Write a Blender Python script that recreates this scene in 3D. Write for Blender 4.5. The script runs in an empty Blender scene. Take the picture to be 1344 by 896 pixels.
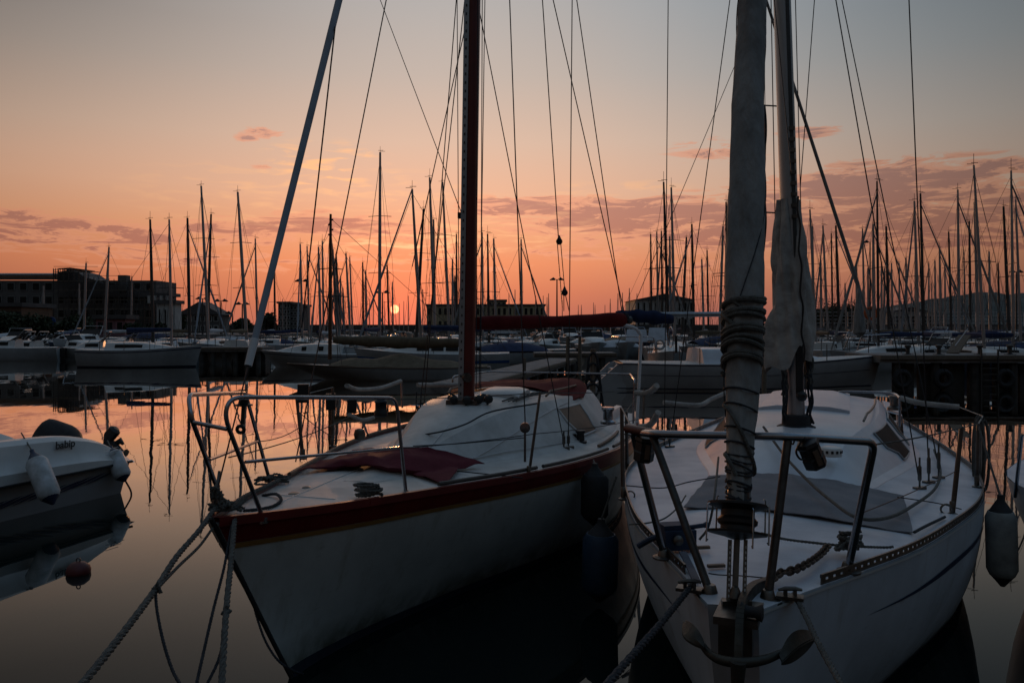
import bpy, math, random
from mathutils import Vector, noise as mnoise
R = math.radians
F = 1045.0; HY = 430.0; CX = 672.0; CAMZ = 2.3
random.seed(7)
C = bpy.context.scene.collection

def P(px, py, d):
    "world point seen at photograph position px,py at distance d along the view"
    return Vector(((px-CX)/F*d, d, CAMZ-(py-HY)/F*d))
def PZ(px, py, z):
    d = (CAMZ-z)*F/(py-HY)
    return Vector(((px-CX)/F*d, d, z))
def lerp(a, b, t): return a+(b-a)*t
def table(pts):
    def f(x):
        if x <= pts[0][0]: return pts[0][1]
        for i in range(len(pts)-1):
            if x <= pts[i+1][0]:
                x0, y0 = pts[i]; x1, y1 = pts[i+1]
                m0 = (y1-y0)/(x1-x0) if i == 0 else (y1-pts[i-1][1])/(x1-pts[i-1][0])
                m1 = (y1-y0)/(x1-x0) if i+2 >= len(pts) else (pts[i+2][1]-y0)/(pts[i+2][0]-x0)
                h = x1-x0; t = (x-x0)/h
                return ((2*t**3-3*t*t+1)*y0+(t**3-2*t*t+t)*h*m0+(-2*t**3+3*t*t)*y1+(t**3-t*t)*h*m1)
        return pts[-1][1]
    return f

# ------------------------------------------------------------------ materials
MATS = {}
def material(name, col, rough=.5, metal=0, scale=6, var=.25, bump=.0, bscale=40, spec=.5, col2=None, coat=0, coord='Object', stretch=(1,1,1)):
    if name in MATS: return MATS[name]
    m = bpy.data.materials.new(name); m.use_nodes = True
    nt = m.node_tree; N = nt.nodes; L = nt.links
    b = N['Principled BSDF']; b.inputs['Roughness'].default_value = rough
    b.inputs['Metallic'].default_value = metal; b.inputs['Specular IOR Level'].default_value = spec
    b.inputs['Coat Weight'].default_value = coat
    tc = N.new('ShaderNodeTexCoord'); mp = N.new('ShaderNodeMapping'); mp.inputs['Scale'].default_value = stretch
    L.new(tc.outputs[coord], mp.inputs['Vector'])
    n = N.new('ShaderNodeTexNoise'); n.inputs['Scale'].default_value = scale; n.inputs['Detail'].default_value = 6; n.inputs['Roughness'].default_value = .65
    L.new(mp.outputs[0], n.inputs['Vector'])
    r = N.new('ShaderNodeValToRGB')
    c2 = col2 if col2 else tuple(c*(1-var) for c in col)
    r.color_ramp.elements[0].position = .32; r.color_ramp.elements[0].color = (*c2, 1)
    r.color_ramp.elements[1].position = .62; r.color_ramp.elements[1].color = (*col, 1)
    L.new(n.outputs['Fac'], r.inputs['Fac']); L.new(r.outputs['Color'], b.inputs['Base Color'])
    mr = N.new('ShaderNodeMapRange'); mr.inputs['To Min'].default_value = min(1, rough*1.3); mr.inputs['To Max'].default_value = rough*.8
    L.new(n.outputs['Fac'], mr.inputs['Value']); L.new(mr.outputs[0], b.inputs['Roughness'])
    if bump:
        n2 = N.new('ShaderNodeTexNoise'); n2.inputs['Scale'].default_value = bscale; n2.inputs['Detail'].default_value = 4
        L.new(mp.outputs[0], n2.inputs['Vector'])
        bp = N.new('ShaderNodeBump'); bp.inputs['Strength'].default_value = bump; bp.inputs['Distance'].default_value = .01 if bump < .9 else .03
        L.new(n2.outputs['Fac'], bp.inputs['Height']); L.new(bp.outputs[0], b.inputs['Normal'])
    MATS[name] = m
    return m

def hull_material(name, col, streak, rough=.34):
    m = bpy.data.materials.new(name); m.use_nodes = True; N = m.node_tree.nodes; L = m.node_tree.links; b = N['Principled BSDF']
    tc = N.new('ShaderNodeTexCoord')
    def noise_(sc, st, det=6, rg=.65):
        mp = N.new('ShaderNodeMapping'); mp.inputs['Scale'].default_value = st; L.new(tc.outputs['Object'], mp.inputs[0])
        n = N.new('ShaderNodeTexNoise'); n.inputs['Scale'].default_value = sc; n.inputs['Detail'].default_value = det; n.inputs['Roughness'].default_value = rg; L.new(mp.outputs[0], n.inputs[0]); return n.outputs['Fac']
    def mixc(f, a, c):
        n = N.new('ShaderNodeMix'); n.data_type = 'RGBA'
        for s_, x in ((n.inputs[0], f), (n.inputs[6], a), (n.inputs[7], c)):
            if isinstance(x, (int, float)): s_.default_value = x
            elif isinstance(x, tuple): s_.default_value = (*x, 1)
            else: L.new(x, s_)
        return n.outputs[2]
    def rng(x, a, c, lo=0, hi=1):
        n = N.new('ShaderNodeMapRange'); n.inputs['From Min'].default_value = a; n.inputs['From Max'].default_value = c; n.inputs['To Min'].default_value = lo; n.inputs['To Max'].default_value = hi; L.new(x, n.inputs['Value']); return n.outputs[0]
    def mul(a, c):
        n = N.new('ShaderNodeMath'); n.operation = 'MULTIPLY'; L.new(a, n.inputs[0])
        if isinstance(c, float): n.inputs[1].default_value = c
        else: L.new(c, n.inputs[1])
        return n.outputs[0]
    base = mixc(rng(noise_(1.6, (1,1,1)), .35, .65), tuple(c*.80 for c in col), col)
    base = mixc(rng(noise_(9, (1,1,.10), 5), .55, .78, 0, .55), base, streak)
    base = mixc(rng(noise_(14, (.4,.4,3), 4), .62, .72, 0, .45), base, tuple(c*.55 for c in col))
    sp = N.new('ShaderNodeSeparateXYZ'); L.new(tc.outputs['Object'], sp.inputs[0])
    scum = mul(rng(sp.outputs[2], .30, .05), rng(noise_(5, (1,1,.5), 5), .35, .6))
    base = mixc(scum, base, (.10,.095,.055))
    L.new(base, b.inputs['Base Color']); L.new(rng(noise_(4, (1,1,1)), .3, .7, rough*1.5, rough*.8), b.inputs['Roughness'])
    bp = N.new('ShaderNodeBump'); bp.inputs['Strength'].default_value = .12; bp.inputs['Distance'].default_value = .01; L.new(noise_(2.5, (1,1,1), 3), bp.inputs['Height']); L.new(bp.outputs[0], b.inputs['Normal'])
    MATS[name] = m; return m
topside_white = hull_material('topside_white', (.62,.63,.60), (.30,.27,.20))
topside_pale = hull_material('topside_pale', (.54,.60,.66), (.28,.27,.24), .40)
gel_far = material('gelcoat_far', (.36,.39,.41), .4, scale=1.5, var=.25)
gel_white = material('gelcoat_white', (.66,.66,.64), .32, scale=2.2, var=.16, bump=.05, bscale=3)
deck_white = material('deck_white', (.58,.57,.55), .5, scale=3.0, col2=(.42,.41,.385), bump=.08, bscale=90)
deck_blue = material('deck_pale', (.62,.65,.70), .42, scale=2.2, col2=(.42,.45,.50), bump=.12, bscale=7)
roof_blue = material('coachroof_pale', (.66,.69,.74), .30, scale=2.2, var=.15, bump=.05, bscale=4)
hull_blue = material('hull_pale', (.60,.65,.70), .38, scale=1.8, col2=(.46,.51,.56), bump=.05, bscale=3)
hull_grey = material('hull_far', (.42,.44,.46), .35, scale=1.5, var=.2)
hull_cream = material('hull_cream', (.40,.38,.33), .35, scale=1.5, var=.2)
hull_navy = material('hull_navy', (.03,.05,.10), .3, scale=1.5, var=.3)
paint_maroon = material('maroon_paint', (.16,.014,.012), .28, scale=4, var=.35)
paint_gold = material('gold_stripe', (.30,.15,.04), .4, scale=5, var=.2)
paint_navy = material('navy_stripe', (.012,.025,.07), .35, scale=5, var=.3)
antifoul = material('antifouling', (.012,.02,.04), .7, scale=6, var=.4)
steel = material('stainless', (.36,.36,.38), .22, metal=1, scale=14, var=.25)
steel_dull = material('dull_steel', (.17,.155,.14), .38, metal=1, scale=12, var=.45)
steel_dark = material('shaded_steel', (.10,.095,.09), .45, metal=.8, scale=10, var=.5)  # darker copy of the pulpit steel, the legs' shade put into its colour
alu = material('mast_aluminium', (.42,.43,.44), .42, metal=.7, scale=5, var=.3, stretch=(1,1,.15))
alu_dark = material('mast_dark', (.06,.055,.05), .5, metal=.2, scale=5, var=.3)
mast_red = material('mast_maroon', (.14,.016,.012), .38, scale=6, var=.3)
varnish = material('varnished_mast', (.10,.045,.02), .35, scale=8, var=.4, stretch=(4,4,.4))
wood = material('weathered_wood', (.20,.16,.12), .75, scale=9, var=.5, bump=.3, bscale=30, stretch=(4,4,1))
teak = material('teak_rail', (.16,.10,.065), .55, scale=12, var=.4, stretch=(1,1,4))
canvas_grey = material('sailcloth_weathered', (.31,.31,.30), .85, scale=7, col2=(.18,.18,.175), bump=1.0, bscale=13, stretch=(1,1,.35), spec=.1)
canvas_cream = material('sailcloth_cream', (.46,.43,.39), .85, scale=6, col2=(.27,.25,.23), bump=1.0, bscale=9, spec=.1)
canvas_deck = material('canvas_sheet_grey', (.20,.20,.215), .8, scale=3, col2=(.15,.15,.165), bump=.3, bscale=60)
cloth_red = material('canvas_maroon', (.13,.011,.012), .85, spec=.12, scale=5, var=.35, bump=.3, bscale=30)
cloth_plum = material('canvas_plum', (.13,.024,.036), .9, spec=.12, scale=5, var=.3, bump=.3, bscale=50)
cloth_blue = material('canvas_navy', (.012,.025,.085), .8, scale=4, var=.4, bump=.3, bscale=15)
cloth_tan = material('canvas_tan', (.16,.12,.075), .85, scale=4, var=.35, bump=.3, bscale=15)
cloth_white = material('canvas_white', (.55,.57,.60), .8, scale=3, var=.2, bump=.2, bscale=12)
jib_pale = material('furled_jib_cloth', (.33,.37,.42), .7, scale=8, var=.25, bump=.3, bscale=25, stretch=(1,1,.3))
ropem = material('rope_grey', (.13,.125,.11), .9, scale=30, var=.5, bump=.8, bscale=160)
ropedark = material('rope_dark', (.035,.038,.045), .9, scale=30, var=.5, bump=.6, bscale=140)
ropew = material('rope_pale', (.42,.39,.34), .9, scale=30, var=.4, bump=.6, bscale=140)
wire = material('wire', (.035,.035,.038), .45, metal=.5, scale=10, var=.2)
wirefar = material('wire_far', (.05,.045,.045), .6, scale=3, var=.2)
black = material('black_plastic', (.012,.012,.013), .45, scale=10, var=.4)
rubber = material('rubber', (.02,.02,.022), .7, scale=8, var=.3)
fend_white = material('fender_white', (.60,.62,.64), .5, scale=7, col2=(.36,.37,.36), bump=.2, bscale=9)
fend_blue = material('fender_blue', (.014,.045,.09), .55, scale=7, var=.4, bump=.2, bscale=9)
fend_grey = material('fender_grey', (.34,.37,.36), .6, scale=6, var=.4, bump=.2, bscale=9)
red_buoy = material('buoy_red', (.11,.012,.012), .5, scale=7, var=.4)
orange = material('life_ring_orange', (.55,.12,.03), .6, scale=7, var=.2)
window_dark = material('cabin_glass', (.03,.028,.027), .5, scale=2, var=.3, spec=.06)
window_amber = material('cabin_glass_amber', (.15,.10,.07), .4, scale=3, var=.3, spec=.2)
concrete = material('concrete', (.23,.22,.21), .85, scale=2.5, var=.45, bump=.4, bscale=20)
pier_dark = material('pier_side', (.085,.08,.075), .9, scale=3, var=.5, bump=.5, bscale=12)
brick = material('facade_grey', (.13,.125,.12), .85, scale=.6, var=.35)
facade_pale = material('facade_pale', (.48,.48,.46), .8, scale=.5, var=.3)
facade_pink = material('facade_pink', (.34,.17,.19), .8, scale=.8, var=.3)
facade_tan = material('facade_tan', (.50,.43,.28), .8, scale=.5, var=.3)
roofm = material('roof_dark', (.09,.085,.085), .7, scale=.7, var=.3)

rooflight = material('roof_metal', (.22,.23,.25), .45, scale=.3, var=.2, stretch=(6,1,1))
chain_m = material('rusty_chain', (.10,.065,.045), .6, metal=.6, scale=30, var=.5, bump=.5, bscale=80)
anchor_m = material('galvanised', (.065,.06,.048), .5, metal=.6, scale=9, var=.45, bump=.3, bscale=40)
blue_plastic = material('blue_strap', (.01,.03,.07), .6, scale=8, var=.3)
foliage = material('foliage', (.045,.06,.025), .8, scale=2, var=.5)
bark = material('bark', (.07,.05,.035), .9, scale=8, var=.4)
hillm = material('hazy_hill_vegetation', (.045,.06,.055), .95, scale=.02, var=.4)  # vegetation green with bluish distance haze mixed into the colour
white_paint = material('white_paint', (.65,.65,.65), .5, scale=2, var=.15)
sign_blue = material('sign_blue', (.02,.08,.25), .5, scale=2, var=.1)

# ------------------------------------------------------------------ mesh builder
class MB:
    def __init__(s): s.v = []; s.f = []
    def add(s, vs, fs):
        n = len(s.v); s.v += [Vector(p) for p in vs]; s.f += [tuple(i+n for i in f) for f in fs]
        return s
    def box(s, c, size, rz=0, ax=None):
        c = Vector(c)
        if ax: X, Y, Z = ax
        else:
            X = Vector((math.cos(rz), math.sin(rz), 0)); Y = Vector((-math.sin(rz), math.cos(rz), 0)); Z = Vector((0,0,1))
        a, b, h = size[0]/2, size[1]/2, size[2]/2
        vs = [c+X*(i*a)+Y*(j*b)+Z*(k*h) for k in (-1,1) for j in (-1,1) for i in (-1,1)]
        return s.add(vs, [(0,2,3,1),(4,5,7,6),(0,1,5,4),(2,6,7,3),(0,4,6,2),(1,3,7,5)])
    def bar(s, a, b, w, h=None):
        a = Vector(a); b = Vector(b); Zd = (b-a); l = Zd.length
        if l < 1e-6: return s
        Zd.normalize(); up = Vector((0,0,1)) if abs(Zd.z) < .95 else Vector((0,1,0))
        X = Zd.cross(up).normalized(); Y = X.cross(Zd).normalized()
        return s.box((a+b)/2, (w, h or w, l), ax=(X, Y, Zd))
    def tube(s, pts, r, seg=8, caps=True, squash=None):
        pts = [Vector(p) for p in pts]; n = len(pts)
        rs = r if isinstance(r, (list, tuple)) else [r]*n
        T = []
        for i in range(n):
            t = pts[min(i+1,n-1)]-pts[max(i-1,0)]
            T.append(t.normalized() if t.length > 1e-9 else Vector((0,0,1)))
        up = Vector((0,0,1)) if abs(T[0].z) < .9 else Vector((0,1,0))
        X = T[0].cross(up).normalized()
        vs = []
        for i in range(n):
            X = (X-T[i]*X.dot(T[i])).normalized(); Y = T[i].cross(X)
            for k in range(seg):
                a = 2*math.pi*k/seg
                rr = rs[i](a) if callable(rs[i]) else rs[i]
                vs.append(pts[i]+X*(math.cos(a)*rr)+Y*(math.sin(a)*rr))
        fs = [(i*seg+k, i*seg+(k+1)%seg, (i+1)*seg+(k+1)%seg, (i+1)*seg+k) for i in range(n-1) for k in range(seg)]
        if caps: fs += [tuple(reversed(range(seg))), tuple(range((n-1)*seg, n*seg))]
        return s.add(vs, fs)
    def grid(s, rows, closed=False):
        n = len(rows[0]); vs = [p for r in rows for p in r]
        fs = []
        for i in range(len(rows)-1):
            for k in range(n if closed else n-1):
                fs.append((i*n+k, i*n+(k+1)%n, (i+1)*n+(k+1)%n, (i+1)*n+k))
        return s.add(vs, fs)
    def slab(s, rows, th):
        "a sheet given as a grid of points, thickened downwards by th"
        m, n = len(rows), len(rows[0])
        s.grid(rows)
        low = [[p-Vector((0,0,th)) for p in r] for r in rows]
        s.grid([list(reversed(r)) for r in low])
        edge = [(rows[0][k], low[0][k]) for k in range(n)]+[(rows[i][n-1], low[i][n-1]) for i in range(m)]+\
               [(rows[m-1][k], low[m-1][k]) for k in reversed(range(n))]+[(rows[i][0], low[i][0]) for i in reversed(range(m))]
        for a, b in zip(edge, edge[1:]):
            if (a[0]-b[0]).length > 1e-7: s.add([a[0], a[1], b[1], b[0]], [(0,1,2,3)])
        return s
    def lathe(s, base, prof, seg=16, axis=None):
        base = Vector(base); Z = (axis or Vector((0,0,1))).normalized()
        up = Vector((0,1,0)) if abs(Z.y) < .9 else Vector((1,0,0))
        X = up.cross(Z).normalized(); Y = Z.cross(X)
        rows = [[base+Z*h+X*(r*math.cos(2*math.pi*k/seg))+Y*(r*math.sin(2*math.pi*k/seg)) for k in range(seg)] for r, h in prof]
        s.grid(rows, closed=True)
        n = len(s.v)
        s.f += [tuple(reversed(range(n-len(rows)*seg, n-len(rows)*seg+seg))), tuple(range(n-seg, n))]
        return s
    def torus(s, c, Rr, r, ax=Vector((0,0,1)), seg=20, seg2=8, arc=1.0):
        c = Vector(c); Z = ax.normalized(); up = Vector((0,1,0)) if abs(Z.y) < .9 else Vector((1,0,0))
        X = up.cross(Z).normalized(); Y = Z.cross(X)
        pts = [c+X*(Rr*math.cos(2*math.pi*arc*k/seg))+Y*(Rr*math.sin(2*math.pi*arc*k/seg)) for k in range(seg+1)]
        return s.tube(pts, r, seg2)
    def build(s, name, mat, parent=None, smooth=True, loc=None, angle=38):
        root = Vector((0,0,0)); p = parent
        while p is not None: root += p.location; p = p.parent
        if parent is None and loc is None:
            xs = [v.x for v in s.v]; ys = [v.y for v in s.v]; zs = [v.z for v in s.v]
            loc = Vector(((min(xs)+max(xs))/2, (min(ys)+max(ys))/2, min(zs)))
        if loc is not None: root = root+Vector(loc)
        me = bpy.data.meshes.new(name)
        me.from_pydata([tuple(v-root) for v in s.v], [], s.f)
        me.materials.append(mat)
        if smooth:
            me.polygons.foreach_set('use_smooth', [True]*len(me.polygons))
            me.set_sharp_from_angle(angle=R(angle))
        me.validate(); me.update()
        o = bpy.data.objects.new(name, me); C.objects.link(o)
        if parent is not None: o.parent = parent
        if loc is not None: o.location = loc
        return o

def tag(o, label=None, cat=None, group=None, kind=None):
    if label: o['label'] = label
    if cat: o['category'] = cat
    if group: o['group'] = group
    if kind: o['kind'] = kind
    return o
def empty(name, loc, label, cat, group=None):
    o = bpy.data.objects.new(name, None); C.objects.link(o); o.location = loc; o.empty_display_size = .2
    return tag(o, label, cat, group)
def copy_tree(o, delta, label=None):
    r = o.copy(); C.objects.link(r); r.location = o.location+Vector(delta)
    if label: r['label'] = label
    for ch in o.children:
        c = ch.copy(); C.objects.link(c); c.parent = r
        for g in ch.children:
            d = g.copy(); C.objects.link(d); d.parent = c
    return r

def smooth_path(pts, n=8):
    pts = [Vector(p) for p in pts]
    if len(pts) < 3: return [pts[0].lerp(pts[-1], i/n) for i in range(n+1)]
    out = []
    q = [pts[0]*2-pts[1]]+pts+[pts[-1]*2-pts[-2]]
    for i in range(1, len(q)-2):
        a, b, c, d = q[i-1], q[i], q[i+1], q[i+2]
        for k in range(n):
            t = k/n
            out.append(.5*((2*b)+(c-a)*t+(2*a-5*b+4*c-d)*t*t+(3*b-a-3*c+d)*t**3))
    out.append(pts[-1]); return out
def sag(a, b, s, n=14):
    a = Vector(a); b = Vector(b)
    return [a.lerp(b, i/n)-Vector((0,0,s*4*(i/n)*(1-i/n))) for i in range(n+1)]
def laid(mb, pts, r, pitch=None, step=None):
    "three-strand laid rope along a path"
    pitch = pitch or r*7; step = step or r*1.6
    P2 = [Vector(p) for p in pts]; dist = [0]
    for i in range(1, len(P2)): dist.append(dist[-1]+(P2[i]-P2[i-1]).length)
    n = max(4, min(420, int(dist[-1]/step))); res = []; j = 0
    for i in range(n+1):
        s_ = dist[-1]*i/n
        while j < len(P2)-2 and dist[j+1] < s_: j += 1
        t = (s_-dist[j])/max(1e-9, dist[j+1]-dist[j]); res.append(P2[j].lerp(P2[j+1], t))
    T = [(res[min(i+1,n)]-res[max(i-1,0)]).normalized() for i in range(n+1)]
    X = T[0].cross(Vector((.3,.2,1))).normalized(); fr = []
    for i in range(n+1):
        X = (X-T[i]*X.dot(T[i])).normalized(); fr.append((X.copy(), T[i].cross(X)))
    for k in range(3):
        path = []
        for i in range(n+1):
            a = 2*math.pi*(k/3+(dist[-1]*i/n)/pitch)
            path.append(res[i]+fr[i][0]*(math.cos(a)*r*.5)+fr[i][1]*(math.sin(a)*r*.5))
        mb.tube(path, r*.56, 6)
    return mb

# ------------------------------------------------------------------ world and lights
def make_world():
    w = bpy.data.worlds.new('World'); bpy.context.scene.world = w; w.use_nodes = True
    nt = w.node_tree; N = nt.nodes; L = nt.links
    bg = N['Background']
    def m(op, a, b=None, c=None, clamp=False):
        n = N.new('ShaderNodeMath'); n.operation = op; n.use_clamp = clamp
        for i, x in enumerate((a, b, c)):
            if x is None: continue
            if isinstance(x, (int, float)): n.inputs[i].default_value = x
            else: L.new(x, n.inputs[i])
        return n.outputs[0]
    def mix(f, a, b, t='MIX'):
        n = N.new('ShaderNodeMix'); n.data_type = 'RGBA'; n.blend_type = t; n.clamp_factor = True
        for s_, x in ((n.inputs[0], f), (n.inputs[6], a), (n.inputs[7], b)):
            if isinstance(x, (int, float)): s_.default_value = x
            elif isinstance(x, tuple): s_.default_value = (*x, 1)
            else: L.new(x, s_)
        return n.outputs[2]
    tc = N.new('ShaderNodeTexCoord'); sp = N.new('ShaderNodeSeparateXYZ'); L.new(tc.outputs['Generated'], sp.inputs[0])
    x, y, z = sp.outputs
    az = m('MULTIPLY', m('ARCTAN2', x, y), 57.2958)
    el = m('MULTIPLY', m('ARCSINE', z), 57.2958)
    u = az; v = el
    # elevation ramp, 0..90 deg
    ramp = N.new('ShaderNodeValToRGB'); L.new(m('DIVIDE', v, 90, clamp=True), ramp.inputs[0])
    stops = [(0,(.40,.135,.11)),(1.3,(.47,.145,.105)),(2.6,(.60,.185,.11)),(4.6,(.78,.27,.135)),(7.0,(.82,.38,.205)),
             (9.5,(.80,.46,.30)),(13,(.69,.49,.37)),(17.5,(.53,.455,.395)),(22.5,(.43,.42,.405)),
             (30,(.23,.27,.30)),(50,(.145,.185,.235)),(90,(.105,.145,.20))]
    while len(ramp.color_ramp.elements) < len(stops): ramp.color_ramp.elements.new(.5)
    for e, (p, c) in zip(ramp.color_ramp.elements, stops): e.position = p/90; e.color = (*c, 1)
    # brightness falls away from the sunset azimuth
    da = m('ADD', az, 4.0)
    right = m('MULTIPLY_ADD', az, .07, .4, clamp=True)
    low = m('DIVIDE', m('SUBTRACT', 20.0, v), 9.0, clamp=True)
    gw = m('MULTIPLY_ADD', m('MULTIPLY_ADD', right, -8.0, 13.0), low, 25.3)
    q_ = m('DIVIDE', da, gw)
    g = m('EXPONENT', m('MULTIPLY', m('MULTIPLY', q_, q_), -1.0))
    wide = m('EXPONENT', m('MULTIPLY', m('POWER', m('DIVIDE', m('ABSOLUTE', da), 62.0), 2.0), -1.0))
    fall = m('ADD', m('MULTIPLY', g, .72), m('ADD', m('MULTIPLY', wide, .22), .06))
    hi = m('SMOOTH_MIN', m('MULTIPLY', m('MAXIMUM', m('SUBTRACT', v, 22), 0), .05), 1.0, .1)
    fall = m('ADD', m('MULTIPLY', fall, m('SUBTRACT', 1.0, hi)), m('MULTIPLY', hi, m('ADD', .62, m('MULTIPLY', wide, .38))))
    side = mix(m('MULTIPLY', m('SUBTRACT', 1.0, g), right), (1,1,1), (.98,1.30,1.58))
    sky = mix(1.0, ramp.outputs[0], side, 'MULTIPLY')
    # clouds: streaky fractal noise in azimuth / elevation, gathered in banks
    cmb = N.new('ShaderNodeCombineXYZ'); L.new(m('MULTIPLY', az, .26), cmb.inputs[0]); L.new(m('MULTIPLY', v, 1.5), cmb.inputs[1])
    cmb.inputs[2].default_value = 3.3
    n1 = N.new('ShaderNodeTexNoise'); n1.inputs['Scale'].default_value = 1.0; n1.inputs['Detail'].default_value = 6; n1.inputs['Roughness'].default_value = .66
    n1.inputs['Distortion'].default_value = .8
    L.new(cmb.outputs[0], n1.inputs['Vector'])
    banks = [(1165,262,170,24,1.0),(1110,305,350,36,.95),(880,288,230,24,1.0),(720,272,150,14,.8),(60,320,230,18,.80),(440,300,150,16,.80),(250,315,170,14,.65),(300,345,260,14,.6),(700,330,200,12,.5),
             (345,186,26,6,.62),(322,193,16,5,.6),(345,228,16,4,.55),(1062,190,34,7,.75),(935,206,60,14,.50),(905,340,60,24,.55),(1060,345,120,18,.4),(560,345,260,20,.25)]
    def banked(lst):
        acc = None
        for (px, py, a, b, s_) in lst:
            u0 = math.degrees(math.atan((px-CX)/F)); v0 = math.degrees(math.atan((HY-py)/F)); a = a/F*57.3*1.35; b = b/F*57.3*1.6
            x_ = m('MULTIPLY_ADD', az, 1/a, -u0/a); y_ = m('MULTIPLY_ADD', v, 1/b, -v0/b)
            e = m('MULTIPLY_ADD', y_, y_, m('MULTIPLY', x_, x_))
            k = m('MULTIPLY_ADD', e, -s_, s_)
            acc = m('MAXIMUM', k, 0.0 if acc is None else acc)
        return acc
    W = banked(banks)
    dens = m('MULTIPLY', m('SUBTRACT', m('ADD', m('MULTIPLY', n1.outputs['Fac'], 2.1), m('MULTIPLY', W, .80)), 1.36), 3.0, clamp=True)
    dens = m('MULTIPLY', dens, m('MULTIPLY', W, 2.2, clamp=True))
    rim = m('MULTIPLY', m('MULTIPLY', dens, m('SUBTRACT', 1.0, dens)), 4.0)
    mauve_r = N.new('ShaderNodeValToRGB'); L.new(m('DIVIDE', v, 20, clamp=True), mauve_r.inputs[0])
    mauve_r.color_ramp.elements[0].color = (.40,.12,.10,1); mauve_r.color_ramp.elements[1].color = (.42,.27,.24,1)
    mauve_r.color_ramp.elements.new(.42).color = (.42,.175,.145,1)
    sky = mix(m('MULTIPLY', dens, .78), sky, mauve_r.outputs[0])
    sky = mix(m('MULTIPLY', rim, .5), sky, (1.0,.42,.24))
    # bright wisps near the sun
    cmb2 = N.new('ShaderNodeCombineXYZ'); L.new(m('MULTIPLY', az, .35), cmb2.inputs[0]); L.new(m('MULTIPLY', v, 2.1), cmb2.inputs[1]); cmb2.inputs[2].default_value = 9.1
    n2 = N.new('ShaderNodeTexNoise'); n2.inputs['Scale'].default_value = 1.0; n2.inputs['Detail'].default_value = 5; n2.inputs['Distortion'].default_value = .6
    L.new(cmb2.outputs[0], n2.inputs['Vector'])
    Wb = banked([(430,228,75,26,1.3),(545,322,110,16,1.3),(420,265,200,30,.5),(640,300,130,26,.6),(800,250,90,9,.5)])
    br = m('MULTIPLY', m('MULTIPLY', m('SUBTRACT', n2.outputs['Fac'], .50), 7.0, clamp=True), Wb)
    sky = mix(m('MULTIPLY', br, .95), sky, (1.05,.56,.28))
    # falloff
    fr = N.new('ShaderNodeVectorMath'); fr.operation = 'SCALE'; L.new(sky, fr.inputs[0]); L.new(fall, fr.inputs['Scale'])
    # the sun's glow and disc
    saz, sel = SUN_AZ, SUN_EL
    sd = Vector((math.sin(R(saz))*math.cos(R(sel)), math.cos(R(saz))*math.cos(R(sel)), math.sin(R(sel))))
    nv = N.new('ShaderNodeVectorMath'); nv.operation = 'NORMALIZE'; L.new(tc.outputs['Generated'], nv.inputs[0])
    dv = N.new('ShaderNodeVectorMath'); dv.operation = 'DISTANCE'; L.new(nv.outputs[0], dv.inputs[0]); dv.inputs[1].default_value = sd
    ang = m('MULTIPLY', dv.outputs['Value'], 57.2958)
    glow = m('EXPONENT', m('MULTIPLY', m('POWER', m('DIVIDE', ang, 2.6), 1.0), -1.0))
    glow2 = m('EXPONENT', m('MULTIPLY', m('DIVIDE', ang, 14.0), -1.0))
    disc = m('SUBTRACT', 1.0, m('MULTIPLY', m('SUBTRACT', ang, .27), 14.0, clamp=True))
    def sc(col, f):
        n = N.new('ShaderNodeVectorMath'); n.operation = 'SCALE'; n.inputs[0].default_value = col; L.new(f, n.inputs['Scale']); return n.outputs[0]
    def addv(a, b):
        n = N.new('ShaderNodeVectorMath'); n.operation = 'ADD'; L.new(a, n.inputs[0]); L.new(b, n.inputs[1]); return n.outputs[0]
    out = addv(fr.outputs[0], sc((.38,.02,.012), glow))
    out = addv(out, sc((.10,.012,.004), glow2))
    out = addv(out, sc((3.2,.95,.40), disc))
    # the physical sky, low and weak
    ns = N.new('ShaderNodeTexSky'); ns.sky_type = 'NISHITA'; ns.sun_disc = False; ns.sun_elevation = R(sel); ns.sun_rotation = R(saz)
    s2 = N.new('ShaderNodeVectorMath'); s2.operation = 'SCALE'; L.new(ns.outputs[0], s2.inputs[0]); s2.inputs['Scale'].default_value = .006
    out = addv(out, s2.outputs[0])
    L.new(out, bg.inputs['Color']); bg.inputs['Strength'].default_value = 1.0
    w.cycles.sampling_method = 'MANUAL'; w.cycles.sample_map_resolution = 512
SUN_AZ = math.degrees(math.atan((518-CX)/F)); SUN_EL = math.degrees(math.atan((HY-406)/F))
make_world()
sun = bpy.data.lights.new('sun', 'SUN'); sun.energy = .55; sun.angle = R(.6); sun.color = (1,.45,.18)
so = bpy.data.objects.new('sun', sun); C.objects.link(so)
sdv = Vector((math.sin(R(SUN_AZ))*math.cos(R(SUN_EL+.5)), math.cos(R(SUN_AZ))*math.cos(R(SUN_EL+.5)), math.sin(R(SUN_EL+.5))))
so.rotation_euler = sdv.to_track_quat('Z', 'Y').to_euler()

cam = bpy.data.cameras.new('camera'); co = bpy.data.objects.new('camera', cam); C.objects.link(co)
co.location = (0,0,CAMZ); co.rotation_euler = (R(90),0,0); cam.sensor_width = 36; cam.lens = F/1344*36
cam.shift_y = -18/1344; cam.clip_end = 8000; cam.clip_start = .05
S = bpy.context.scene; S.camera = co
S.view_settings.view_transform = 'Standard'; S.view_settings.look = 'None'; S.view_settings.exposure = 0; S.view_settings.gamma = 1
S.cycles.use_denoising = True
S.cycles.max_bounces = 6; S.cycles.diffuse_bounces = 2; S.cycles.glossy_bounces = 4; S.cycles.caustics_reflective = False; S.cycles.caustics_refractive = False

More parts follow.
